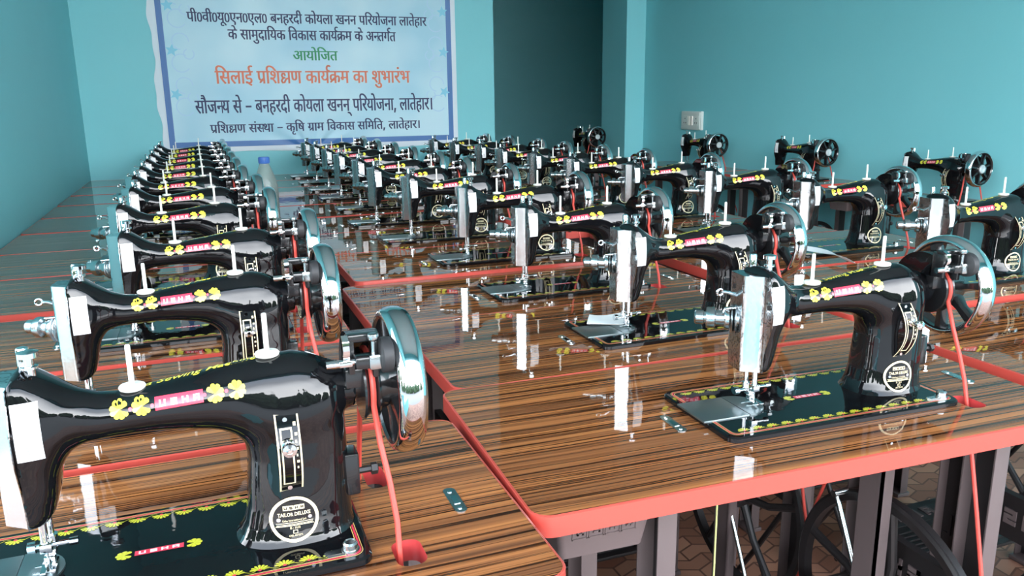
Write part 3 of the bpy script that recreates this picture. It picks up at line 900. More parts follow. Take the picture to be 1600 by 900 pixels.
def march(fun, a, b_, n=90):
    """first sign change of fun from a towards b_ (arrays), refined by bisection"""
    a = np.array(a, float); b_ = np.array(b_, float)
    t0 = np.zeros(len(a)); t1 = np.ones(len(a)); found = np.zeros(len(a), bool)
    prev = np.zeros(len(a))
    for k in range(1, n + 1):
        t = np.full(len(a), k / n)
        p = a + (b_ - a) * t[:, None]
        ins = fun(p[:, 0], p[:, 1], p[:, 2]) < 0
        hit = ins & ~found
        t0[hit] = (k - 1) / n; t1[hit] = k / n
        found |= ins
    for _ in range(18):
        tm = (t0 + t1) / 2
        p = a + (b_ - a) * tm[:, None]
        ins = fun(p[:, 0], p[:, 1], p[:, 2]) < 0
        t1 = np.where(ins, tm, t1); t0 = np.where(ins, t0, tm)
    return a + (b_ - a) * t0[:, None]

def on_front(pts, off):
    """(x, z) points laid on the front of the casting"""
    p = np.array(pts, float)
    a = np.stack([p[:, 0], np.full(len(p), .0), p[:, 1]], 1); b_ = a.copy(); b_[:, 1] = YC + .01
    r = march(body, a, b_)
    e = 3e-4
    g = np.stack([body(r[:, 0] + e, r[:, 1], r[:, 2]) - body(r[:, 0] - e, r[:, 1], r[:, 2]),
                  body(r[:, 0], r[:, 1] + e, r[:, 2]) - body(r[:, 0], r[:, 1] - e, r[:, 2]),
                  body(r[:, 0], r[:, 1], r[:, 2] + e) - body(r[:, 0], r[:, 1], r[:, 2] - e)], 1)
    g /= np.linalg.norm(g, axis=1)[:, None] + 1e-9
    return r + g * off

def on_top(pts, off):
    p = np.array(pts, float)
    a = np.stack([p[:, 0], p[:, 1], np.full(len(p), .23)], 1); b_ = a.copy(); b_[:, 2] = .12
    r = march(body, a, b_)
    r[:, 2] += off
    return r

def grid_rect(x0, z0, x1, z1, nx, nz, slant=0.0):
    vs = [(x0 + (x1 - x0) * i / nx, z0 + (z1 - z0) * j / nz + slant * (x0 + (x1 - x0) * i / nx)) for j in range(nz + 1) for i in range(nx + 1)]
    fs = [(j * (nx + 1) + i, j * (nx + 1) + i + 1, (j + 1) * (nx + 1) + i + 1, (j + 1) * (nx + 1) + i) for j in range(nz) for i in range(nx)]
    return vs, fs

# letters drawn as on the machine: squarish capitals on a 4 x 5 field
def block_letter(ch):
    w, t = 1.0, .27
    R = {'U': [(0, 0, t, 1), (w - t, 0, w, 1), (0, 0, w, t)],
         'S': [(0, 1 - t, w, 1), (0, .5 - t / 2, w, .5 + t / 2), (0, 0, w, t), (0, .5, t, 1), (w - t, 0, w, .5)],
         'H': [(0, 0, t, 1), (w - t, 0, w, 1), (0, .5 - t / 2, w, .5 + t / 2)],
         'A': [(0, 0, t, 1), (w - t, 0, w, 1), (0, 1 - t, w, 1), (0, .42 - t / 2, w, .42 + t / 2)]}[ch]
    return R

def daisy(cx, cz, r, gap_at, petals=7):
    """rounded petals round a centre, left open towards gap_at"""
    V, F = [(cx, cz)], []
    span = math.radians(318)
    for k in range(petals):
        a = gap_at + PI - span / 2 + span * (k + .5) / petals
        w = span / petals * .48
        n = len(V)
        ring = [(.30, -w), (.84, -w), (.97, -w * .55), (1.0, 0), (.97, w * .55), (.84, w), (.30, w)]
        for (q, d) in ring:
            V.append((cx + r * q * math.cos(a + d), cz + r * q * math.sin(a + d)))
        F.append(tuple([0] + list(range(n, n + 7))))
    return V, F

def disc2(cx, cz, r, n=10):
    return [(cx, cz)] + [(cx + r * math.cos(2 * PI * k / n), cz + r * math.sin(2 * PI * k / n)) for k in range(n)], [(0, 1 + k, 1 + (k + 1) % n) for k in range(n)]

def turn(mb, pivot, deg, shift=(0, 0)):
    c, s = math.cos(math.radians(deg)), math.sin(math.radians(deg))
    out = []
    for x, y, z in mb.v:
        x += shift[0]; y += shift[1]
        dx, dy = x - pivot[0], y - pivot[1]
        out.append((pivot[0] + c * dx - s * dy, pivot[1] + s * dx + c * dy, z))
    mb.v = out

def build_machine():
    root = empty('sewing_machine')
    # ---- bed with its printed border
    mb = MB()
    out = rounded(0, 0, .371, .176, .014, 6)
    ins = rounded(.0022, .0022, .3688, .1738, .0125, 6)
    n = len(out)
    vs = [(x, y, 0.0) for x, y in out] + [(x, y, .0052) for x, y in out] + [(x, y, .0072) for x, y in ins]
    fs = [tuple(range(n))[::-1], tuple(range(2 * n, 3 * n))]
    for lv in (0, 1):
        for i in range(n):
            j = (i + 1) % n
            fs.append((lv * n + i, lv * n + j, (lv + 1) * n + j, (lv + 1) * n + i))
    mb.add(vs, fs, 0)
    ZB = .0075
    def flat(vs2, fs2, mi, dz=0.0):
        mb.add([(x, y, ZB + dz) for x, y in vs2], fs2, mi)
    def frame(inset, w, mi, r):
        a = rounded(inset, inset, .371 - inset, .176 - inset, r, 6)
        c = rounded(inset + w, inset + w, .371 - inset - w, .176 - inset - w, max(r - w, .001), 6)
        k = len(a)
        flat(a + c, [(i, (i + 1) % k, k + (i + 1) % k, k + i) for i in range(k)], mi)
    frame(.0075, .0008, 2, .010)
    frame(.0090, .0018, 3, .009)
    frame(.0115, .0008, 2, .008)
    for row, gy, d in ((0, .0165, PI / 2), (1, .1595, -PI / 2)):
        sgn = 1 if row == 0 else -1
        for k in range(15):
            cx = .030 + .0218 * k
            V, F = [], []
            for q in range(7):                                # an open fan of petals
                a = d + math.radians(-78 + 26 * q)
                w = math.radians(11)
                b0 = len(V)
                V += [(cx, gy)] + [(cx + rr * math.cos(a + dd), gy + rr * .95 * math.sin(a + dd)) for rr, dd in
                                   ((.0055, -w), (.0083, -w * .8), (.0092, 0), (.0083, w * .8), (.0055, w))]
                F.append(tuple(range(b0, b0 + 6)))
            flat(V, F, 1)
            V, F = disc2(cx, gy, .0017, 8)
            flat(V, F, 3, .0001)
            pts = [(cx + .0035 + .0145 * t, gy - sgn * .0005 + sgn * .0018 * math.sin(2 * PI * t)) for t in np.linspace(0, 1, 9)]
            for p in stroke(pts, .0007):
                flat(p, [tuple(range(len(p)))], 1)
    # little name plate print in the middle of the bed
    V, F = grid_rect(.162, .085, .205, .0935, 1, 1); flat(V, F, 3)
    for i, ch in enumerate('USHA'):
        for (a, b_, c, d) in block_letter(ch):
            x0 = .1655 + i * .0098
            V, F = grid_rect(x0 + a * .0062, .0866 + b_ * .0052, x0 + c * .0062, .0866 + d * .0052, 1, 1)
            flat(V, F, 4, .00015)
    for cx, g in ((.153, 0), (.214, PI)):
        V, F = daisy(cx, .0893, .0078, g); flat(V, F, 1)
    mb.build('bed', ['black', 'yellowd', 'gold', 'reddecal', 'whitedecal'], root, fixn=False)
    # ---- slide plate and needle plate
    m = MB(); m.box((-.004, .056, .0062), (.0655, .124, .0090), bev=.0006)
    m.lathe([(0, .0091), (.0018, .0091)], (.010, .09, 0.0001), 'Z', 10, caps=False)
    m.build('slide_plate', 'dsteel', root)
    m = MB()
    pl = [(.0662, .056), (.0662, .124)] + [(.0690 + .035 * math.sin(a), .090 + .034 * math.cos(a)) for a in np.linspace(0, PI, 19)]
    m.prism(pl, .0062, .0092)
    np_o = m.build('needle_plate', 'dsteel', root)
    m = MB()
    for yy in (.084, .096):
        m.box((.079, yy - .0013, .0091), (.094, yy + .0013, .0096))
    m.build('feed_dog', 'steel', np_o)
    # ---- cast arm with pillar and head, decals printed on it
    V, Q = surface_nets(body, (.078, .030, -.004), (.384, .150, .206), .0026)
    keep = V[:, 2] > -.01
    V[:, 2] = np.maximum(V[:, 2], .0040)
    mb = MB()
    mb.add(V, Q, 0)
    def front(vs2, fs2, mi, off=.00035):
        mb.add(on_front(vs2, off), fs2, mi)
    zl = lambda x: .1575 + (x - .167) * .075
    for cx, g in ((.1675, 0), (.1855, 0), (.2470, PI), (.2655, PI)):
        cz = zl(cx)
        Vd, Fd = daisy(cx, cz, .0082, g + .07, 8); front(Vd, Fd, 1)
        Vd, Fd = disc2(cx + (.0088 if g == 0 else -.0088), cz, .0017, 8); front(Vd, Fd, 3, .0004)
    x0, x1 = .1965, .2370
    gv, gf = grid_rect(x0, -.0055, x1, .0055, 16, 6)
    front([(x, zl(x) + z) for x, z in gv], gf, 3)
    for i, ch in enumerate('USHA'):
        for (a, b_, c, d) in block_letter(ch):
            lx = x0 + .0035 + i * .0095
            gv, gf = grid_rect(lx + a * .0055, -.0028 + b_ * .0056, lx + c * .0055, -.0028 + d * .0056, 2, 2)
            front([(x, zl(x) + z) for x, z in gv], gf, 4, .0006)
    # the script along the top of the arm
    tv, tf, tw, th = latin('Usha Sewing Machine', 0.012, 0.35)
    k = .118 / tw
    mb.add(on_top([(.168 + x * k, .0835 + y * k * 1.25) for x, y in tv], .0004), tf, 2)
    arm = mb.build('arm', ['black', 'yellow', 'yellow', 'reddecal', 'whitedecal'], root, sharp=60, fixn=False)
    # ---- sticker on the head
    m = MB()
    gv, gf = grid_rect(.0885, .1285, .1085, .1790, 8, 12)
    m.add(on_front(gv, .0007), gf, 0)
    for i, (zz, w) in enumerate(((.146, .007), (.143, .006), (.1405, .007), (.1375, .004), (.135, .005))):
        gv, gf = grid_rect(.0985 - w / 2, zz, .0985 + w / 2, zz + .0011, 3, 1)
        m.add(on_front(gv, .0010), gf, 1)
    m.build('paper_sticker', ['sticker', 'ink'], root, fixn=False, sharp=180)
    # ---- face plate: convex, engraved, with a scrolled front edge
    yf = [(.190, .0560), (.180, .0555), (.165, .0520), (.150, .0485), (.138, .0475), (.125, .0495), (.110, .0545), (.095, .0600), (.080, .0625), (.0605, .0640)]
    NZ, NY = 34, 24
    zs = np.linspace(.0605, .1905, NZ + 1)
    yfr = np.interp(zs, [p[0] for p in yf][::-1], [p[1] for p in yf][::-1])
    ybk = np.interp(zs, [.0605, .075, .1, .14, .17, .1905], [.1150, .1175, .1200, .1225, .1220, .1195])
    Vp, Fp = [], []
    for lay in (0, 1):
        for j in range(NZ + 1):
            for i in range(NY + 1):
                t = i / NY
                yy = yfr[j] + (ybk[j] - yfr[j]) * t
                xo = float(np.interp(yy, [.0455, .0675, .0692, .0828, .0840, .0855, .1185, .1228], [.0862, .0856, .0846, .0656, .0648, .0648, .0690, .0725]))
                Vp.append((.0868 if lay else xo, yy, zs[j]))
    S_ = (NZ + 1) * (NY + 1)
    for j in range(NZ):
        for i in range(NY):
            a = j * (NY + 1) + i
            Fp.append((a, a + 1, a + NY + 2, a + NY + 1)); Fp.append((S_ + a, S_ + a + NY + 1, S_ + a + NY + 2, S_ + a + 1))
    rim = [i for i in range(NY + 1)] + [(j + 1) * (NY + 1) + NY for j in range(NZ)] + [NZ * (NY + 1) + i for i in range(NY - 1, -1, -1)] + [j * (NY + 1) for j in range(NZ - 1, 0, -1)]
    for a, c in zip(rim, rim[1:] + rim[:1]):
        Fp.append((a, c, S_ + c, S_ + a))
    m = MB(); m.add(Vp, Fp)
    for q, f_ in enumerate(m.f):
        cy_ = sum(m.v[i][1] for i in f_) / len(f_)
        if .0690 < cy_ < .0830: m.m[q] = 1
    fp = m.build('face_plate', ['engrave', 'ridge'], root, sharp=50)
    for yy, zz, x0 in ((.0565, .152, .0846), (.108, .172, .0668)):
        MB().lathe([(.0034, x0), (.0034, x0 + .0035)], (0, yy, zz), 'X', 12).build('screw_hole', 'irond', fp)
    # ---- presser bar, needle bar, foot
    m = MB()
    m.lathe([(.0030, .030), (.0030, .196), (.0052, .196), (.0052, .212), (.0045, .2135)], (.0935, .107, 0), 'Z', 16)
    m.build('presser_bar', 'chrome', root)
    m = MB()
    m.lathe([(.0042, .188), (.0042, .200), (.0070, .201), (.0070, .203), (.0040, .2035), (.0040, .2105), (.0085, .211), (.0085, .2155), (.0050, .2165)], (.102, .083, 0), 'Z', 18)
    m.build('pressure_screw', 'chrome', root)
    m = MB()
    m.lathe([(.0036, .033), (.0036, .070)], (.092, .086, 0), 'Z', 14)
    m.box((.0875, .0810, .028), (.0975, .0910, .037), bev=.001)
    m.lathe([(.0022, .076), (.0022, .0875), (.0045, .0875), (.0045, .0800 + .0135)], (0, .086, .0325), 'X', 10) if False else None
    m.tube([(.0925, .0885, .0325), (.1150, .0885, .0325)], .0022, 10)
    m.tube([(.1110, .0885, .0325), (.1180, .0885, .0325)], .0036, 12)
    m.build('needle_bar', 'chrome', root)
    MB().tube([(.0925, .0860, .030), (.0925, .0860, .012), (.0925, .0860, .0085)], [.0011, .0009, .0003], 8).build('needle', 'steel', root)
    m = MB()
    m.tube([(.0935, .107, .034), (.0935, .107, .026)], .0055, 12)
    m.box((.0890, .0930, .0190), (.0980, .1100, .0255), bev=.0015)
    m.box((.0880, .0895, .0145), (.0970, .0985, .0200), bev=.0012)
    for xx in (.0868, .0948):
        m.add([(xx, .073, .0125), (xx + .0042, .073, .0125), (xx + .0042, .094, .0097), (xx, .094, .0097),
               (xx, .073, .0140), (xx + .0042, .073, .0140), (xx + .0042, .098, .0150), (xx, .098, .0150)],
              [(3, 2, 1, 0), (4, 5, 6, 7), (0, 1, 5, 4), (1, 2, 6, 5), (2, 3, 7, 6), (3, 0, 4, 7)])
    m.tube([(.0935, .106, .0235), (.0740, .106, .0235)], .0024, 10)
    m.tube([(.0800, .106, .0235), (.0735, .106, .0235)], .0055, 14)
    m.build('presser_foot', 'chrome', root)
    # ---- tension dial, check spring and take-up lever at the face plate
    m = MB()
    tz, ty_ = .1275, .079
    m.lathe([(.0030, .0005), (.0062, .0010), (.0078, .0030), (.0078, .0130), (.0065, .0138), (.0065, .0160), (.0112, .0165), (.0118, .0185), (.0118, .0275),
             (.0100, .0285), (.0085, .0295), (.0085, .0400), (.0120, .0405), (.0128, .0425), (.0128, .0465), (.0115, .0475)], (.0, ty_, tz), 'X', 24)
    m.lathe([(.0140, .0485), (.0158, .0500), (.0140, .0515)], (0, ty_, tz), 'X', 24)
    m.lathe([(.0140, .0530), (.0158, .0545), (.0140, .0560)], (0, ty_, tz), 'X', 24)
    m.lathe([(.0100, .0560), (.0100, .0790)], (0, ty_, tz), 'X', 18)
    m.tube([(.053 + .002 * k / 8, ty_ + .0145 * math.cos(.35 * k), tz + .0145 * math.sin(.35 * k)) for k in range(18)], .0007, 6)
    m.v = [(x, ty_ + (y - ty_) * 1.22, tz + (z - tz) * 1.22) for x, y, z in m.v]
    turn(m, (.074, .101), -33, (.013, .022))
    m.build('thread_tension_dial', 'steel', root)
    m = MB()
    m.box((.0500, .098, .1435), (.0700, .104, .1455), bev=.0006)
    m.tube([(.070, .101, .1445), (.058, .104, .1445), (.052, .106, .1425), (.050, .106, .1380)], .0012, 8)
    m.build('thread_guide', 'chrome', root)
    m = MB()
    pts = [(.0720, .104, .1590), (.0640, .105, .1620), (.0560, .107, .1650), (.0490, .108, .1660)]
    m.tube(pts, [.0030, .0028, .0024, .0022], 10)
    m.tube([(.0450 + .0042 * math.cos(a), .108, .1655 + .0042 * math.sin(a)) for a in np.linspace(0, 2 * PI, 15)[:-1]], .0016, 8, closed=True)
    m.build('take_up_lever', 'chrome', root)
    # ---- spool pins
    for (px, py) in ((.178, .090), (.296, .090)):
        zt = float(on_top([(px, py)], 0)[0][2])
        m = MB()
        m.lathe([(.0075, -.002), (.0110, .0003), (.0116, .0022), (.0105, .0038), (.0035, .0044), (.0024, .0052), (.0023, .0400), (.0018, .0412)], (px, py, zt), 'Z', 20)
        m.build('spool_pin', 'white', root)
    # ---- stitch regulator: an arched plate standing proud of the pillar
    xA, xB, zA, zB = .2950, .3165, .0610, .1400
    def arcy(z):
        t = (z - (zA + zB) / 2) / ((zB - zA) / 2)
        return .0555 - .0185 * (1 - t * t)
    zr = np.linspace(zA, zB, 21)
    m = MB()
    sil = [(arcy(z), z) for z in zr] + [(.075, zB), (.075, zA)]
    m.prism(sil, xA, xB, 'YZ')
    reg = m.build('stitch_regulator', 'black', root, sharp=30)
    def arcstrip(mb_, xa, xb, za, zb_, off, mi=0, n=14):
        zz = np.linspace(za, zb_, n)
        vs = []
        for z in zz:
            vs += [(xa, arcy(z) - off, z), (xb, arcy(z) - off, z)]
        mb_.add(vs, [(2 * i, 2 * i + 1, 2 * i + 3, 2 * i + 2) for i in range(n - 1)], mi)
    m = MB()
    g = .0016
    arcstrip(m, xA, xA + g, zA, zB, .0005); arcstrip(m, xB - g, xB, zA, zB, .0005)
    arcstrip(m, xA, xB, zA, zA + g, .0005, n=3); arcstrip(m, xA, xB, zB - g, zB, .0005, n=3)
    sx = (xA + xB) / 2 - .001
    arcstrip(m, sx - .0062, sx - .0048, .073, .127, .0005); arcstrip(m, sx + .0034, sx + .0048, .073, .127, .0005)
    arcstrip(m, sx - .0062, sx + .0048, .1265, .1280, .0005, n=3); arcstrip(m, sx - .0062, sx + .0048, .0718, .0732, .0005, n=3)
    for q in range(6):
        arcstrip(m, xB - .0050, xB - .0036 + (.001 if q % 2 else 0), .090 + q * .0062, .0925 + q * .0062, .0005, n=3)
    arcstrip(m, xB - .0056, xB - .0030, .1290, .1320, .0005, n=3)
    m.build('scale_plate', 'cream', reg, fixn=False)
    for zz in (.1345, .0665):
        MB().lathe([(.0022, -.0014), (.0022, .0006)], (sx - .0005, arcy(zz), zz), 'Y', 10).build('rivet', 'chrome', reg)
    m = MB()
    kz = .1150
    m.lathe([(.0000, -.0200), (.0018, -.0200), (.0020, -.0180), (.0030, -.0185), (.0062, -.0180), (.0066, -.0165), (.0066, -.0135), (.0040, -.0128), (.0035, -.0040), (.0055, -.0035), (.0055, .0)],
            (sx, arcy(kz), kz), 'Y', 18)
    m.build('regulator_knob', 'chrome', reg)
    # ---- maker's badge
    bx, bz, br = .3060, .0330, .0225
    m = MB()
    def bd(vs2, fs2, mi, off):
        m.add(on_front(vs2, off), fs2, mi)
    K = 40
    rr = [0, .006, .012, .0165, .0195]
    V2 = [(bx, bz)] + [(bx + r_ * math.cos(2 * PI * k / K), bz + r_ * math.sin(2 * PI * k / K)) for r_ in rr[1:] for k in range(K)]
    F2 = [(0, 1 + k, 1 + (k + 1) % K) for k in range(K)]
    for q in range(len(rr) - 2):
        F2 += [(1 + q * K + k, 1 + (q + 1) * K + k, 1 + (q + 1) * K + (k + 1) % K, 1 + q * K + (k + 1) % K) for k in range(K)]
    bd(V2, F2, 0, .0006)
    V2 = [(bx + r_ * math.cos(2 * PI * k / K), bz + r_ * math.sin(2 * PI * k / K)) for r_ in (.0195, .0225) for k in range(K)]
    bd(V2, [(k, K + k, K + (k + 1) % K, (k + 1) % K) for k in range(K)], 1, .0011)
    for i, ch in enumerate('USHA'):
        x0 = bx - .0098 + i * .0050
        gv, gf = grid_rect(x0, bz + .0090, x0 + .0046, bz + .0138, 2, 2); bd(gv, gf, 1, .0009)
        for (a, b_, c, d) in block_letter(ch):
            gv, gf = grid_rect(x0 + .0010 + a * .0026, bz + .0100 + b_ * .0028, x0 + .0010 + c * .0026, bz + .0100 + d * .0028, 1, 1); bd(gv, gf, 0, .0012)
    for s_, zz, w in (('TAILOR DELUXE', .0030, .0300), ('Usha International Ltd.', -.0022, .0220), ('IS : 1610', -.0098, .0092), ('CM/L-0071572', -.0168, .0125)):
        tv, tf, tw, th = latin(s_, 0.02 if s_[0] == 'T' else 0.0)
        kx = w / tw
        ky = min(kx * 1.25, .0040 / max(th, .01))
        bd([(bx - w / 2 + x * kx, bz + zz + y * ky) for x, y in tv], tf, 1, .0010)
    for zz, w in ((-.0040, .034), (-.0056, .033), (-.0068, .035)):
        gv, gf = grid_rect(bx - w / 2, bz + zz, bx + w / 2, bz + zz + .0006, 8, 1); bd(gv, gf, 1, .0009)
    gv, gf = grid_rect(bx - .0022, bz - .0142, bx + .0022, bz - .0108, 2, 2); bd(gv, gf, 1, .0009)
    gv, gf = grid_rect(bx - .0016, bz - .0137, bx + .0016, bz - .0113, 2, 2); bd(gv, gf, 0, .0011)
    bdg = m.build('round_badge', ['black', 'cream'], root, fixn=False, sharp=180)
    for sx_ in (-.0142, .0142):
        V2, F2 = disc2(bx + sx_, bz + .0005, .0019, 10)
        MB().add(on_front(V2, .0017), F2).build('rivet', 'chrome', bdg, fixn=False)
    # ---- hand wheel
    WX, WZ = .4200, .1455
    m = MB()
    R0 = .0740
    m.lathe([(.0625, -.0110), (.0650, -.0138), (.0655, -.0100), (.0600, .0090), (.0630, .0128), (.0640, .0105)], (WX, YC, WZ), 'X', 64, closed=True)
    for k in range(7):
        a = 2 * PI * k / 7 + .25
        ca, sa = math.cos(a), math.sin(a)
        def P(r_, dx, w):
            return (WX + dx, YC + r_ * ca - w * sa, WZ + r_ * sa + w * ca)
        V_ = []
        for r_, w, x0_, x1_ in ((.020, .0075, -.013, .010), (.040, .0052, -.0100, .0060), (.0645, .0072, -.0090, .0070)):
            V_ += [P(r_, x0_, -w * .7), P(r_, x0_, w * .7), P(r_, (x0_ + x1_) / 2, w), P(r_, x1_, w * .6), P(r_, x1_, -w * .6), P(r_, (x0_ + x1_) / 2, -w)]
        F_ = []
        for s_ in (0, 1):
            for q in range(6):
                F_.append((s_ * 6 + q, s_ * 6 + (q + 1) % 6, s_ * 6 + 6 + (q + 1) % 6, s_ * 6 + 6 + q))
        F_ += [tuple(range(6)), tuple(range(12, 18))]
        m.add(V_, F_)
    m.lathe([(.0100, -.046), (.0150, -.046), (.0150, -.040), (.0350, -.0395), (.0365, -.0375), (.0320, -.0330), (.0320, -.0300), (.0365, -.0255), (.0350, -.0235),
             (.0300, -.0230), (.0270, -.0150), (.0250, -.0120), (.0235, .0090), (.0205, .0130), (.0170, .0135)], (WX, YC, WZ), 'X', 40)
    wh = m.build('hand_wheel', 'blackp', root, sharp=40)
    m = MB()
    prof = [(.0640, .0108)] + [(R0 - .0085 + .0085 * math.cos(t), .0140 * math.sin(t)) for t in np.linspace(PI / 2, -PI / 2, 13)] + [(.0645, -.0136), (.0652, -.0100)]
    m.lathe(prof, (WX, YC, WZ), 'X', 72, closed=True)
    m.build('chrome_rim', 'chrome', wh, sharp=50)
    m = MB()
    m.lathe([(.0172, .0128), (.0172, .0165), (.0155, .0185), (.0090, .0190), (.0070, .0178), (0, .0180)], (WX, YC, WZ), 'X', 28)
    m.build('hub_cap', 'satin', wh)
    # ---- guard arching over the pulley
    m = MB()
    prof = [(.0505, -.048), (.0535, -.048), (.0535, -.019), (.0505, -.019)]
    m.lathe(prof, (WX, YC, WZ), 'X', 20, closed=True, ang=math.radians(128), a0=math.radians(-16))
    for a in (-16, 112):
        ca, sa = math.cos(math.radians(a)), math.sin(math.radians(a))
        m.add([(WX + dx, YC + r_ * ca, WZ + r_ * sa) for dx in (-.048, -.019) for r_ in (.0505, .0535)], [(0, 1, 3, 2)])
    sec = [(.036, -.0480)] + [(.0535, -.0480)]
    vs_, K_ = [], 20
    for k in range(K_ + 1):
        a = math.radians(-16 + 128 * k / K_)
        for r_ in (.022, .0535):
            for dx in (-.0500, -.0475):
                vs_.append((WX + dx, YC + r_ * math.cos(a), WZ + r_ * math.sin(a)))
    fs_ = []
    for k in range(K_):
        b0, b1 = 4 * k, 4 * k + 4
        fs_ += [(b0, b0 + 2, b1 + 2, b1), (b0 + 1, b1 + 1, b1 + 3, b0 + 3), (b0 + 2, b0 + 3, b1 + 3, b1 + 2), (b0, b1, b1 + 1, b0 + 1)]
    m.add(vs_, fs_)
    m.build('belt_guard', 'black', root, sharp=40)
    # ---- bobbin winder at the front of the pulley
    m = MB()
    m.box((.3660, .0520, .1680), (.3720, .0720, .2030), bev=.0015)
    m.box((.3660, .0520, .1990), (.3960, .0660, .2065), bev=.0020)
    m.box((.3880, .0480, .1640), (.3945, .0680, .2000), bev=.0018)
    m.box((.3640, .0640, .1500), (.3900, .0780, .1690), bev=.0020)
    m.box((.3700, .0360, .1770), (.3960, .0540, .1890), bev=.0030)
    bw = m.build('bobbin_winder', 'blackp', root)
    m = MB()
    m.lathe([(.0040, -.0065), (.0125, -.0060), (.0165, -.0045), (.0172, 0), (.0165, .0045), (.0125, .0060), (.0040, .0065)], (.4000, .0440, .1870), 'X', 26)
    m.build('rubber_tyre', 'rubber', bw)
    m = MB()
    m.tube([(.3440, .0430, .1830), (.3560, .0430, .1830), (.3561, .0430, .1830), (.3950, .0440, .1845)], [.0040, .0040, .0028, .0028], 14)
    m.box((.3550, .0400, .1800), (.3680, .0460, .1860), bev=.0012)
    m.build('winder_spindle', 'chrome', bw)
    m = MB()
    m.prism([(.0440, .1850), (.0400, .1950), (.0420, .2040), (.0500, .2080), (.0520, .2055), (.0450, .2020), (.0430, .1950), (.0465, .1850)], .3600, .3660, 'YZ')
    m.build('winder_latch', 'chrome', bw)
    m = MB()
    m.lathe([(.0022, .1850), (.0022, .2020), (.0050, .2040), (.0055, .2060), (.0050, .2090), (.0030, .2098)], (.3880, .0420, 0), 'Z', 14)
    m.box((.3825, .0345, .1760), (.3945, .0400, .1905), bev=.0025)
    m.build('winder_screw', 'steel', bw)
    # ---- hinge block with its bolt behind the pillar foot, bed screw and clamp
    m = MB()
    m.box((.3560, .0700, .0360), (.3735, .0960, .0800), bev=.0030)
    hb = m.build('hinge_block', 'blackp', root)
    m = MB()
    m.lathe([(.0032, .3740), (.0032, .3860), (.0062, .3862), (.0062, .3920), (.0050, .3930)], (0, .0800, .0570), 'X', 6)
    m.build('hexagon_bolt', 'irond', hb)
    m = MB()
    m.lathe([(.0085, .0072), (.0085, .0092), (.0070, .0095), (.0070, .0150), (.0055, .0168), (.0045, .0160), (.0, .0160)], (.3520, .0185, 0), 'Z', 20)
    m.prism([(.3480, .0140), (.3480, .0230), (.3300, .0225), (.3270, .0185), (.3300, .0145)], .0074, .0088)
    m.build('bed_clamp_screw', 'steel', root)
    # ---- the belt: over the pulley, down through the table and round the treadle wheel
    PX, PR, TZ, TR, TY = .3885, .0348, -.405, .1985, .114
    def belt_loop():
        pts = []
        for a in np.linspace(math.radians(-22), math.radians(202), 20):
            pts.append((PX, YC + PR * math.cos(a), WZ + PR * math.sin(a)))
        # front strand bows a little to the front
        y0, z0 = pts[-1][1], pts[-1][2]
        yb, zb = TY - TR * math.cos(math.radians(20)), TZ + TR * math.sin(math.radians(20))
        for t in np.linspace(0, 1, 14)[1:-1]:
            pts.append((PX + .0105 * (.5 - .5 * math.cos(PI * min(1, t / .24)) if t < .24 else max(0, 1 - (t - .24) / .6)), y0 + (yb - y0) * t - .004 * math.sin(PI * t), z0 + (zb - z0) * t))
        for a in np.linspace(math.radians(160), math.radians(380), 30):
            pts.append((PX, TY + TR * math.cos(a), TZ + TR * math.sin(a)))
        y0, z0 = pts[-1][1], pts[-1][2]
        for t in np.linspace(0, 1, 14)[1:-1]:
            pts.append((PX, y0 + (YC + PR - y0) * t, z0 + (WZ - z0) * t))
        return pts
    belt = MB().tube(belt_loop(), .0029, 8, closed=True).build('drive_belt', 'belt')
    return root, belt

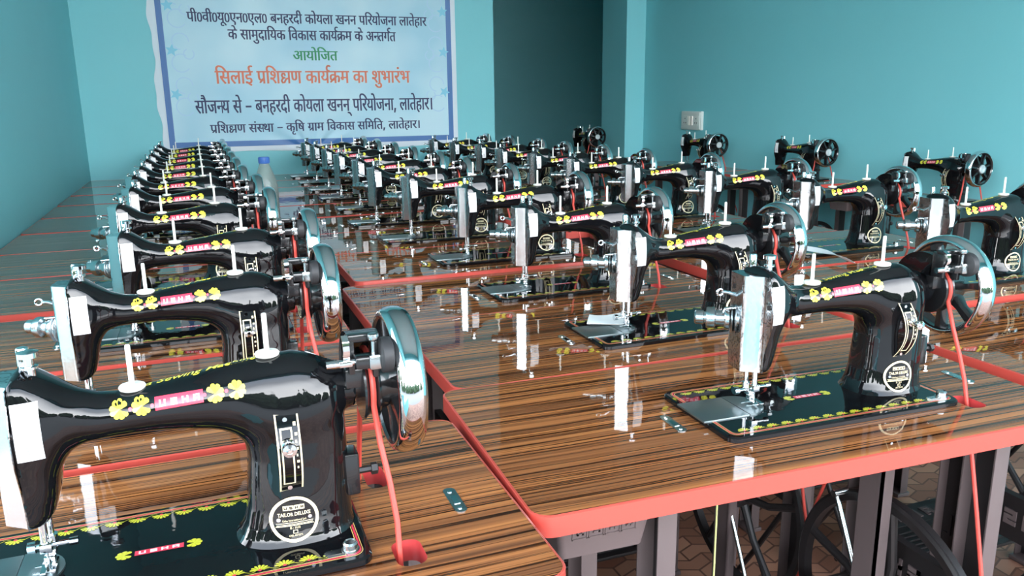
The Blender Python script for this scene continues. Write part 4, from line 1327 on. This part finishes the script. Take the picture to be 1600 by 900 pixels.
# ------------------------------------------------------------------ treadle table
# local origin on the floor below the front left corner of the top; the machine sits at (MX, MY)
TD, MY, TT = 0.395, 0.083, 0.023
TABLES = {'wide': (0.808, 0.290), 'wall': (0.755, 0.287), 'narrow': (0.705, 0.240)}
def build_table(TW, MX):
    BELTX = MX + .3885
    root = empty('treadle_table')
    outl = rounded(0, 0, TW, TD, .022, 6)
    hole1 = rounded(BELTX - .014, MY - .016, BELTX + .015, MY + .030, .011, 4)[::-1]
    hole2 = rounded(BELTX - .010, MY + .148, BELTX + .014, MY + .205, .011, 4)[::-1]
    vs, fs = flat_mesh([outl, hole1, hole2])
    n = len(vs)
    m = MB()
    m.add([(x, y, H) for x, y in vs] + [(x, y, H - .004) for x, y in vs], [tuple(f) for f in fs] + [tuple(n + i for i in f[::-1]) for f in fs], 0)
    m.add([(x, y, H - .004) for x, y in vs] + [(x, y, H - TT) for x, y in vs], [tuple(f) for f in fs] + [tuple(n + i for i in f[::-1]) for f in fs], 1)
    for hl in (hole1, hole2):
        k = len(hl)
        m.add([(x, y, H) for x, y in hl] + [(x, y, H - TT) for x, y in hl], [(i, (i + 1) % k, k + (i + 1) % k, k + i) for i in range(k)], 2)
    m.build('table_top', ['wood', 'irond', 'redin'], root, fixn=True, sharp=30)
    # painted band right round the edge
    m = MB()
    o1 = rounded(-.0015, -.0015, TW + .0015, TD + .0015, .0235, 8)
    i1 = rounded(.0012, .0012, TW - .0012, TD - .0012, .0208, 8)
    k = len(o1)
    ring = [(i1, H + .0004), (o1, H - .0008), (o1, H - TT - .001), (i1, H - TT - .001)]
    vs = [(x, y, z) for lp, z in ring for x, y in lp]
    m.add(vs, [(r * k + i, r * k + (i + 1) % k, ((r + 1) % 4) * k + (i + 1) % k, ((r + 1) % 4) * k + i) for r in range(4) for i in range(k)])
    m.build('edge_band', 'red', root, sharp=40)
    # two let-in metal hinge plates
    for hx, hy in ((MX - .040, MY + .056), (MX + .4525, MY + .060)):
        m = MB()
        m.prism([(hx + a, hy + b_) for a, b_ in rounded(0, 0, .0135, .056, .0065, 5)], H - .002, H + .0011)
        p = m.build('hinge_plate', 'steel', root)
        m = MB()
        m.box((hx + .0035, hy + .018, H + .0009), (hx + .010, hy + .037, H + .0017))
        for yy in (.009, .047):
            m.lathe([(.0028, H + .0009), (.0028, H + .0019)], (hx + .00675, hy + yy, 0), 'Z', 12)
        m.build('plate_insert', 'chrome', p)
    # ---- stand
    LX = (.183, BELTX + .0435) if TW > .72 else (.150, BELTX + .034)
    ys = ((.070, .122), (.292, .344))
    for lx in LX:
        for (ya, yb) in ys:
            m = MB()                                           # folded channel leg
            m.box((lx, ya, .0), (lx + .026, ya + .003, H - TT), bev=.0008)
            m.box((lx + .023, ya + .003, .0), (lx + .026, yb - .003, H - TT), 1)  # web coloured dark to paint in the shade inside the channel
            m.box((lx, yb - .003, .0), (lx + .026, yb, H - TT), bev=.0008)
            m.box((lx - .012, ya - .004, .0), (lx + .034, yb + .004, .012), bev=.003)
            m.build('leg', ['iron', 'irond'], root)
    m = MB()
    for (ya, yb) in ((.074, .078), (.336, .340)):
        m.box((.10, ya, H - TT - .022), (min(.78, TW - .02), yb, H - TT - .0005)); m.box((.10, min(ya, yb), H - TT - .004), (min(.78, TW - .02), yb + .016, H - TT - .0005))
    for lx in LX:
        m.box((lx + .003, .07, H - TT - .022), (lx + .007, .344, H - TT - .0005))
    m.build('top_rail', 'iron', root)
    # side panels with the raised name
    for lx in LX:
        m = MB()
        z0, z1 = .375, .455
        m.box((lx + .004, .122, z0), (lx + .008, .292, z1))
        for i, ch in enumerate('USHA'):
            for (a, b_, c, d) in block_letter(ch):
                y0 = .138 + i * .037
                m.box((lx + .0015, y0 + a * .024, z0 + .026 + b_ * .03), (lx + .0045, y0 + c * .024, z0 + .026 + d * .03), 1)
        m.box((lx + .004, .122, z0 - .004), (lx + .020, .292, z0)); m.box((lx + .004, .122, z1), (lx + .020, .292, z1 + .004))
        m.build('side_panel', ['irond', 'iron'], root)
        m = MB()
        m.tube([(lx + .012, .122, z0 - .02), (lx + .012, .207, z0 - .16), (lx + .012, .292, z0 - .29)], .006, 10)
        m.tube([(lx + .012, .292, z0 - .02), (lx + .012, .207, z0 - .16), (lx + .012, .122, z0 - .29)], .006, 10)
        m.build('side_brace', 'irond', root)
    m = MB()
    m.box((LX[0] + .02, .318, .30), (LX[1] + .006, .324, .345)); m.box((LX[0] + .02, .318, .30), (LX[1] + .006, .336, .304))
    m.build('rear_brace', 'irond', root)
    # foot treadle
    m = MB()
    t0 = (LX[0] + .132, .06, .095); w, d = .33, .235
    m.box((t0[0], t0[1], t0[2]), (t0[0] + w, t0[1] + d, t0[2] + .010), bev=.004)
    for k in range(7):
        m.box((t0[0] + .02, t0[1] + .020 + k * .017, t0[2] + .009), (t0[0] + w - .02, t0[1] + .026 + k * .017, t0[2] + .014), bev=.0015)
    m.box((t0[0] + .012, t0[1] + .150, t0[2] + .009), (t0[0] + w - .012, t0[1] + .222, t0[2] + .012), bev=.001)
    for i, ch in enumerate('USHA'):
        for (a, b_, c, e) in block_letter(ch):
            x0 = t0[0] + .075 + i * .048
            m.box((x0 + a * .03, t0[1] + .168 + b_ * .036, t0[2] + .0115), (x0 + c * .03, t0[1] + .168 + e * .036, t0[2] + .0145), 1)
    m.tube([(LX[0] + .004, .18, t0[2] - .006), (LX[1] + .01, .18, t0[2] - .006)], .007, 12)
    m.build('foot_treadle', ['irond', 'iron'], root)
    # treadle wheel with its post and pitman rod
    wy, wz = MY + .114, H - .405
    m = MB()
    R = .197
    m.lathe([(R - .016, -.008), (R - .002, -.010), (R + .003, -.007), (R - .001, 0), (R + .003, .007), (R - .002, .010), (R - .016, .008)], (BELTX, wy, wz), 'X', 64, closed=True)
    m.lathe([(.010, -.022), (.020, -.022), (.022, .012), (.010, .014)], (BELTX, wy, wz), 'X', 20)
    for k in range(5):
        a = 2 * PI * k / 5 + .3
        mid = a + .28
        m.tube([(BELTX, wy + .018 * math.cos(a), wz + .018 * math.sin(a)), (BELTX, wy + .09 * math.cos(mid * .4 + a * .6), wz + .09 * math.sin(mid * .4 + a * .6)),
                (BELTX, wy + (R - .010) * math.cos(a), wz + (R - .010) * math.sin(a))], [.009, .0075, .0085], 10)
    m.build('treadle_wheel', 'irond', root)
    m = MB()
    px = BELTX - .044
    m.box((px, wy - .016, .110), (px + .022, wy - .012, H - TT - .001)); m.box((px, wy - .016, .110), (px + .004, wy + .030, H - TT - .001))
    m.tube([(px + .002, wy, wz), (BELTX + .060, wy, wz)], .008, 12)
    m.build('wheel_post', 'iron', root)
    m = MB()
    m.tube([(BELTX - .030, .290, H - .232), (BELTX - .034, .075, t0[2] + .014)], .0045, 12)
    m.tube([(BELTX - .036, .290, H - .232), (BELTX - .008, .290, H - .232)], .0065, 12)
    m.build('pitman_rod', 'steel', root)
    # moulded tool box under the left end of the top
    m = MB()
    def frus(x0, y0, x1, y1, z, ins):
        return [(x, y, z) for x, y in rounded(x0 + ins, y0 + ins, x1 - ins, y1 - ins, .008, 4)]
    a = frus(.040, .045, min(.165, LX[0] - .012), .330, H - TT - .004, 0); c = frus(.040, .045, min(.165, LX[0] - .012), .330, H - .090, .010)
    k = len(a)
    m.add(a + c, [tuple(range(k))] + [tuple(range(2 * k - 1, k - 1, -1))] + [(i, k + i, k + (i + 1) % k, (i + 1) % k) for i in range(k)])
    m.box((.034, .040, H - TT - .012), (min(.171, LX[0] - .006), .335, H - TT - .0005), bev=.002)
    def onbox(x, z, d):                                        # on the sloping front of the box
        t = (H - TT - .004 - z) / .063
        return (x, .045 + .010 * t - d, z)
    for i, ch in enumerate('USHA'):
        x0 = .062 + i * .0205
        zc = H - .066
        def bx(xa, za, xb, zb_, d):
            v = [onbox(xa, za, 0), onbox(xb, za, 0), onbox(xb, zb_, 0), onbox(xa, zb_, 0), onbox(xa, za, d), onbox(xb, za, d), onbox(xb, zb_, d), onbox(xa, zb_, d)]
            m.add(v, [(0, 1, 5, 4), (1, 2, 6, 5), (2, 3, 7, 6), (3, 0, 4, 7), (4, 5, 6, 7)])
        for (q, r_, s_, t) in ((0, 0, 1, .07), (0, .93, 1, 1), (0, 0, .07, 1), (.93, 0, 1, 1)):
            bx(x0 + q * .019, zc + r_ * .022, x0 + s_ * .019, zc + t * .022, .0010)
        for (q, r_, s_, t) in block_letter(ch):
            bx(x0 + .0055 + q * .008, zc + .006 + r_ * .010, x0 + .0055 + s_ * .008, zc + .006 + t * .010, .0016)
    m.build('tool_box', 'iron', root)
    return root

# ------------------------------------------------------------------ setting everything out
PT = {k: build_table(*v) for k, v in TABLES.items()}
PM, PB = build_machine()
_first = set()
def put(kind, proto, loc, rz, label, cat, group, scale=None):
    if kind not in _first:
        o = proto; _first.add(kind)
    else:
        o = copy_tree(proto)
    o.location = loc
    o.rotation_euler = (0, 0, rz)
    if scale:
        o.scale = scale
    return tag(o, label, cat, group)

ORD = ['first', 'second', 'third', 'fourth', 'fifth', 'sixth', 'seventh', 'eighth', 'ninth', 'tenth', 'eleventh']
def station(mx, my, yaw, dscale, tlabel, mlabel, tgroup, mgroup, blabel='', drop=0.0, machine=True, tx=0.0, tab='wide'):
    """a table and its machine; (mx, my) is the front left corner of the machine bed"""
    c, s = math.cos(yaw), math.sin(yaw)
    lx, ly = -(TABLES[tab][1] + tx), -MY * dscale
    zs = (H - drop) / H
    put('t' + tab, PT[tab], (mx + c * lx - s * ly, my + s * lx + c * ly, 0), yaw, tlabel, 'table', tgroup, (1, dscale, zs))
    if machine:
        put('m', PM, (mx, my, H - drop + .0005), yaw, mlabel, 'sewing machine', mgroup)
        put('b', PB, (mx, my, H - drop + .0005), yaw, blabel, 'belt', mgroup.replace('machines', 'red belts of the machines'))

LEFT = [(-.395, .770, .000), (-.406, 1.192, .006), (-.378, 1.600, .0), (-.417, 2.035, -.004), (-.418, 2.430, .0), (-.438, 2.820, .0),
        (-.440, 3.225, .0), (-.442, 3.625, .003), (-.444, 4.030, .0), (-.446, 4.440, .0), (-.446, 4.838, .0)]
MID = [(.438, .862, -.030), (.471, 1.264, .0), (.428, 1.658, .0), (.412, 2.035, .0), (.352, 2.415, .0), (.322, 2.795, .0),
       (.340, 3.200, .0), (.329, 3.590, .0), (.330, 3.965, .0), (.324, 4.345, .0), (.322, 4.725, .0)]
RIGHT = [(1.302, .930, .0), (1.302, 1.348, .0), (1.290, 1.757, .0), (1.250, 2.145, .0), (1.165, 2.500, .0), (1.100, 2.850, .0),
         (1.092, 3.205, .0), (1.072, 3.560, .0), (1.092, 3.920, .0), (1.060, 4.270, .0), (1.040, 4.625, .0)]
DROP_L = (0, .004, .002, 0) + (0,) * 7
DROP_M = (0, .001, .006, -.002, -.001, 0) + (0,) * 5
DROP_R = (.005, 0, -.001, -.001) + (0,) * 7
for i, (x, y, a) in enumerate(LEFT):
    where = 'along the left wall'
    if i == 0: ml = 'large black sewing machine nearest the camera, cut off at the lower left corner'
    elif i == 10: ml = 'black sewing machine at the far end of the line along the left wall'
    else: ml = f'black sewing machine with chrome wheel, {ORD[i]} from the front along the left wall'
    tl = 'wood-grain red-edged table in the lower left corner, nearest the camera' if i == 0 else f'wood-grain red-edged treadle table, {ORD[i]} from the front along the left wall'
    station(x, y, a, 1.0 if i < 2 else .978, tl, ml, 'tables along the left wall', 'machines along the left wall',
            'red drive belt of the ' + ('machine nearest the camera, lower left' if i == 0 else f'{ORD[i]} machine from the front along the left wall'), tx=-.016 if i == 0 else 0,
            tab='wide' if i < 2 else 'wall', drop=DROP_L[i])
for i, (x, y, a) in enumerate(MID):
    if i == 0: ml = 'black sewing machine on the front table right of centre, its whole bed in view'
    elif i == 1: ml = 'black sewing machine with white paper under its needle, second in the middle line'
    elif i == 10: ml = 'black sewing machine at the far end of the middle line below the banner'
    else: ml = f'black sewing machine with chrome wheel, {ORD[i]} from the front in the middle line'
    tl = 'wood-grain table with bright red front edge, nearest in the middle line' if i == 0 else f'wood-grain red-edged treadle table, {ORD[i]} from the front in the middle line'
    station(x, y, a, 1.0 if i < 2 else .944, tl, ml, 'tables in the middle line', 'machines in the middle line',
            f'red drive belt of the {ORD[i]} machine from the front in the middle line', drop=DROP_M[i], tab='wide' if i < 3 else 'narrow')
for i, (x, y, a) in enumerate(RIGHT):
    if i == 1: ml = 'black sewing machine at the right edge of the picture, nearest in the right line'
    elif i == 10: ml = 'black sewing machine at the far end of the right line near the dark opening'
    else: ml = f'black sewing machine with chrome wheel, {ORD[i - 1] if i else ""} from the front in the right line'
    tl = 'bare wood-grain red-edged table at the right edge, no machine on it' if i == 0 else f'wood-grain red-edged table in the right line under the {ORD[i - 1]} machine from the front'
    station(x, y, a, 1.0 if i < 3 else .885, tl, ml, 'tables in the right line', 'machines in the right line',
            f'red drive belt of the {ORD[i - 1]} machine from the front in the right line', machine=i > 0, drop=DROP_R[i], tab='wide' if i < 3 else 'narrow')
for i, (x, y, a, d) in enumerate([(2.692, 2.907, -1.51, .030), (2.662, 3.735, -1.535, .008), (2.620, 4.575, -1.57, .010)]):
    nm = ('nearest the camera', 'second from the camera', 'third from the camera')[i]
    station(x, y, a, .80, f'treadle table turned sideways against the right wall, {nm}',
            f'black sewing machine turned sideways against the right wall, {nm}', 'tables against the right wall', 'machines against the right wall',
            f'thin red drive belt of the sideways machine at the right wall, {nm}', drop=d)
station(2.405, 5.70, -1.60, 1.0, 'treadle table standing inside the dark opening in the back wall',
        'sewing machine in shadow standing inside the dark opening in the back wall', 'tables against the right wall', 'machines against the right wall',
        'drive belt of the shadowed machine inside the dark opening', drop=.0)

# ------------------------------------------------------------------ loose things
b0 = empty('water_bottle', (.040, 2.735, H))
tag(b0, 'clear plastic water bottle with blue cap on a table of the left line', 'bottle')
m = MB()
prof = [(.0, .004), (.026, .000), (.034, .004), (.0365, .012), (.0365, .040), (.0350, .044), (.0365, .048), (.0365, .088), (.0350, .092), (.0365, .096), (.0365, .150),
        (.0355, .165), (.0310, .185), (.0240, .206), (.0170, .224), (.0142, .232), (.0142, .240)]
inner = [(r_ - .0012 if r_ > .002 else 0, z_ + .0012) for r_, z_ in prof[::-1]]
m.lathe(prof + [(.0142, .2405), (.0130, .2405)] + inner[1:], (0, 0, 0), 'Z', 36)
m.build('bottle_body', 'bottle', b0, sharp=60)
m = MB()
m.lathe([(.0155, .2320), (.0165, .2335), (.0165, .2500), (.0155, .2520), (.0, .2522)], (0, 0, 0), 'Z', 28)
for k in range(28):
    a = 2 * PI * k / 28
    m.tube([(.0165 * math.cos(a), .0165 * math.sin(a), .234), (.0165 * math.cos(a), .0165 * math.sin(a), .2495)], .0008, 5)
m.build('bottle_cap', 'cap', b0)

# folded scrap of paper lying on the plate of the second machine of the middle line
pq = [(.529, 1.441), (.600, 1.428), (.570, 1.360), (.496, 1.385)]
m = MB()
N_ = 8
vs = []
for j in range(N_ + 1):
    for i in range(N_ + 1):
        u, v = i / N_, j / N_
        x = (1 - v) * ((1 - u) * pq[3][0] + u * pq[2][0]) + v * ((1 - u) * pq[0][0] + u * pq[1][0])
        y = (1 - v) * ((1 - u) * pq[3][1] + u * pq[2][1]) + v * ((1 - u) * pq[0][1] + u * pq[1][1])
        z = .0102 + .0022 * (u - .5) ** 2 * 4 + .0012 * math.sin(5 * u + 3 * v)
        vs.append((x, y, H + z))
n1 = len(vs)
vs += [(x, y, z + .0006) for x, y, z in vs]
fs = []
for j in range(N_):
    for i in range(N_):
        a = j * (N_ + 1) + i
        fs += [(a, a + N_ + 1, a + N_ + 2, a + 1), (n1 + a, n1 + a + 1, n1 + a + N_ + 2, n1 + a + N_ + 1)]
rim = [i for i in range(N_ + 1)] + [(j + 1) * (N_ + 1) + N_ for j in range(N_)] + [N_ * (N_ + 1) + i for i in range(N_ - 1, -1, -1)] + [j * (N_ + 1) for j in range(N_ - 1, 0, -1)]
for a, c in zip(rim, rim[1:] + rim[:1]):
    fs.append((a, c, n1 + c, n1 + a))
m.add(vs, fs)
tag(m.build('paper_scrap', 'paper', None, sharp=60), 'white paper scrap under the needle of the second middle machine', 'paper')

# twisted strip of white tape on the table behind the front machine
m = MB()
vs = []
N_ = 26
for i in range(N_ + 1):
    t = i / N_
    cx = 1.352 + .012 * math.sin(4 * t); cy = 1.850 - .235 * t
    tw = .9 * math.sin(5.5 * t)
    for s in (-1, 1):
        vs.append((cx + s * .010 * math.cos(tw), cy + s * .004, H + .0135 + .004 * math.sin(3.1 * t) + s * .006 * math.sin(tw)))
n1 = len(vs)
vs += [(x, y, z + .0010) for x, y, z in vs]
fs = []
for i in range(N_):
    a = 2 * i
    fs += [(a, a + 2, a + 3, a + 1), (n1 + a, n1 + a + 1, n1 + a + 3, n1 + a + 2), (a, a + 2 + 0, n1 + a + 2, n1 + a), (a + 1, n1 + a + 1, n1 + a + 3, a + 3)]
fs += [(0, 1, n1 + 1, n1), (2 * N_, 2 * N_ + 1, n1 + 2 * N_ + 1, n1 + 2 * N_)]
m.add(vs, fs)
tag(m.build('tape_strip', 'twist', None, sharp=80), 'twisted white tape strip lying behind the front machine of the middle line', 'tape')

# loose yellow string hanging under the front table of the middle line
m = MB()
m.tube([(.452, .905, H - .028), (.449, .900, H - .20), (.444, .896, H - .45), (.440, .893, .004)], .0013, 6)
tag(m.build('hanging_string', 'string'), 'thin yellow string hanging below the front table of the middle line', 'string')
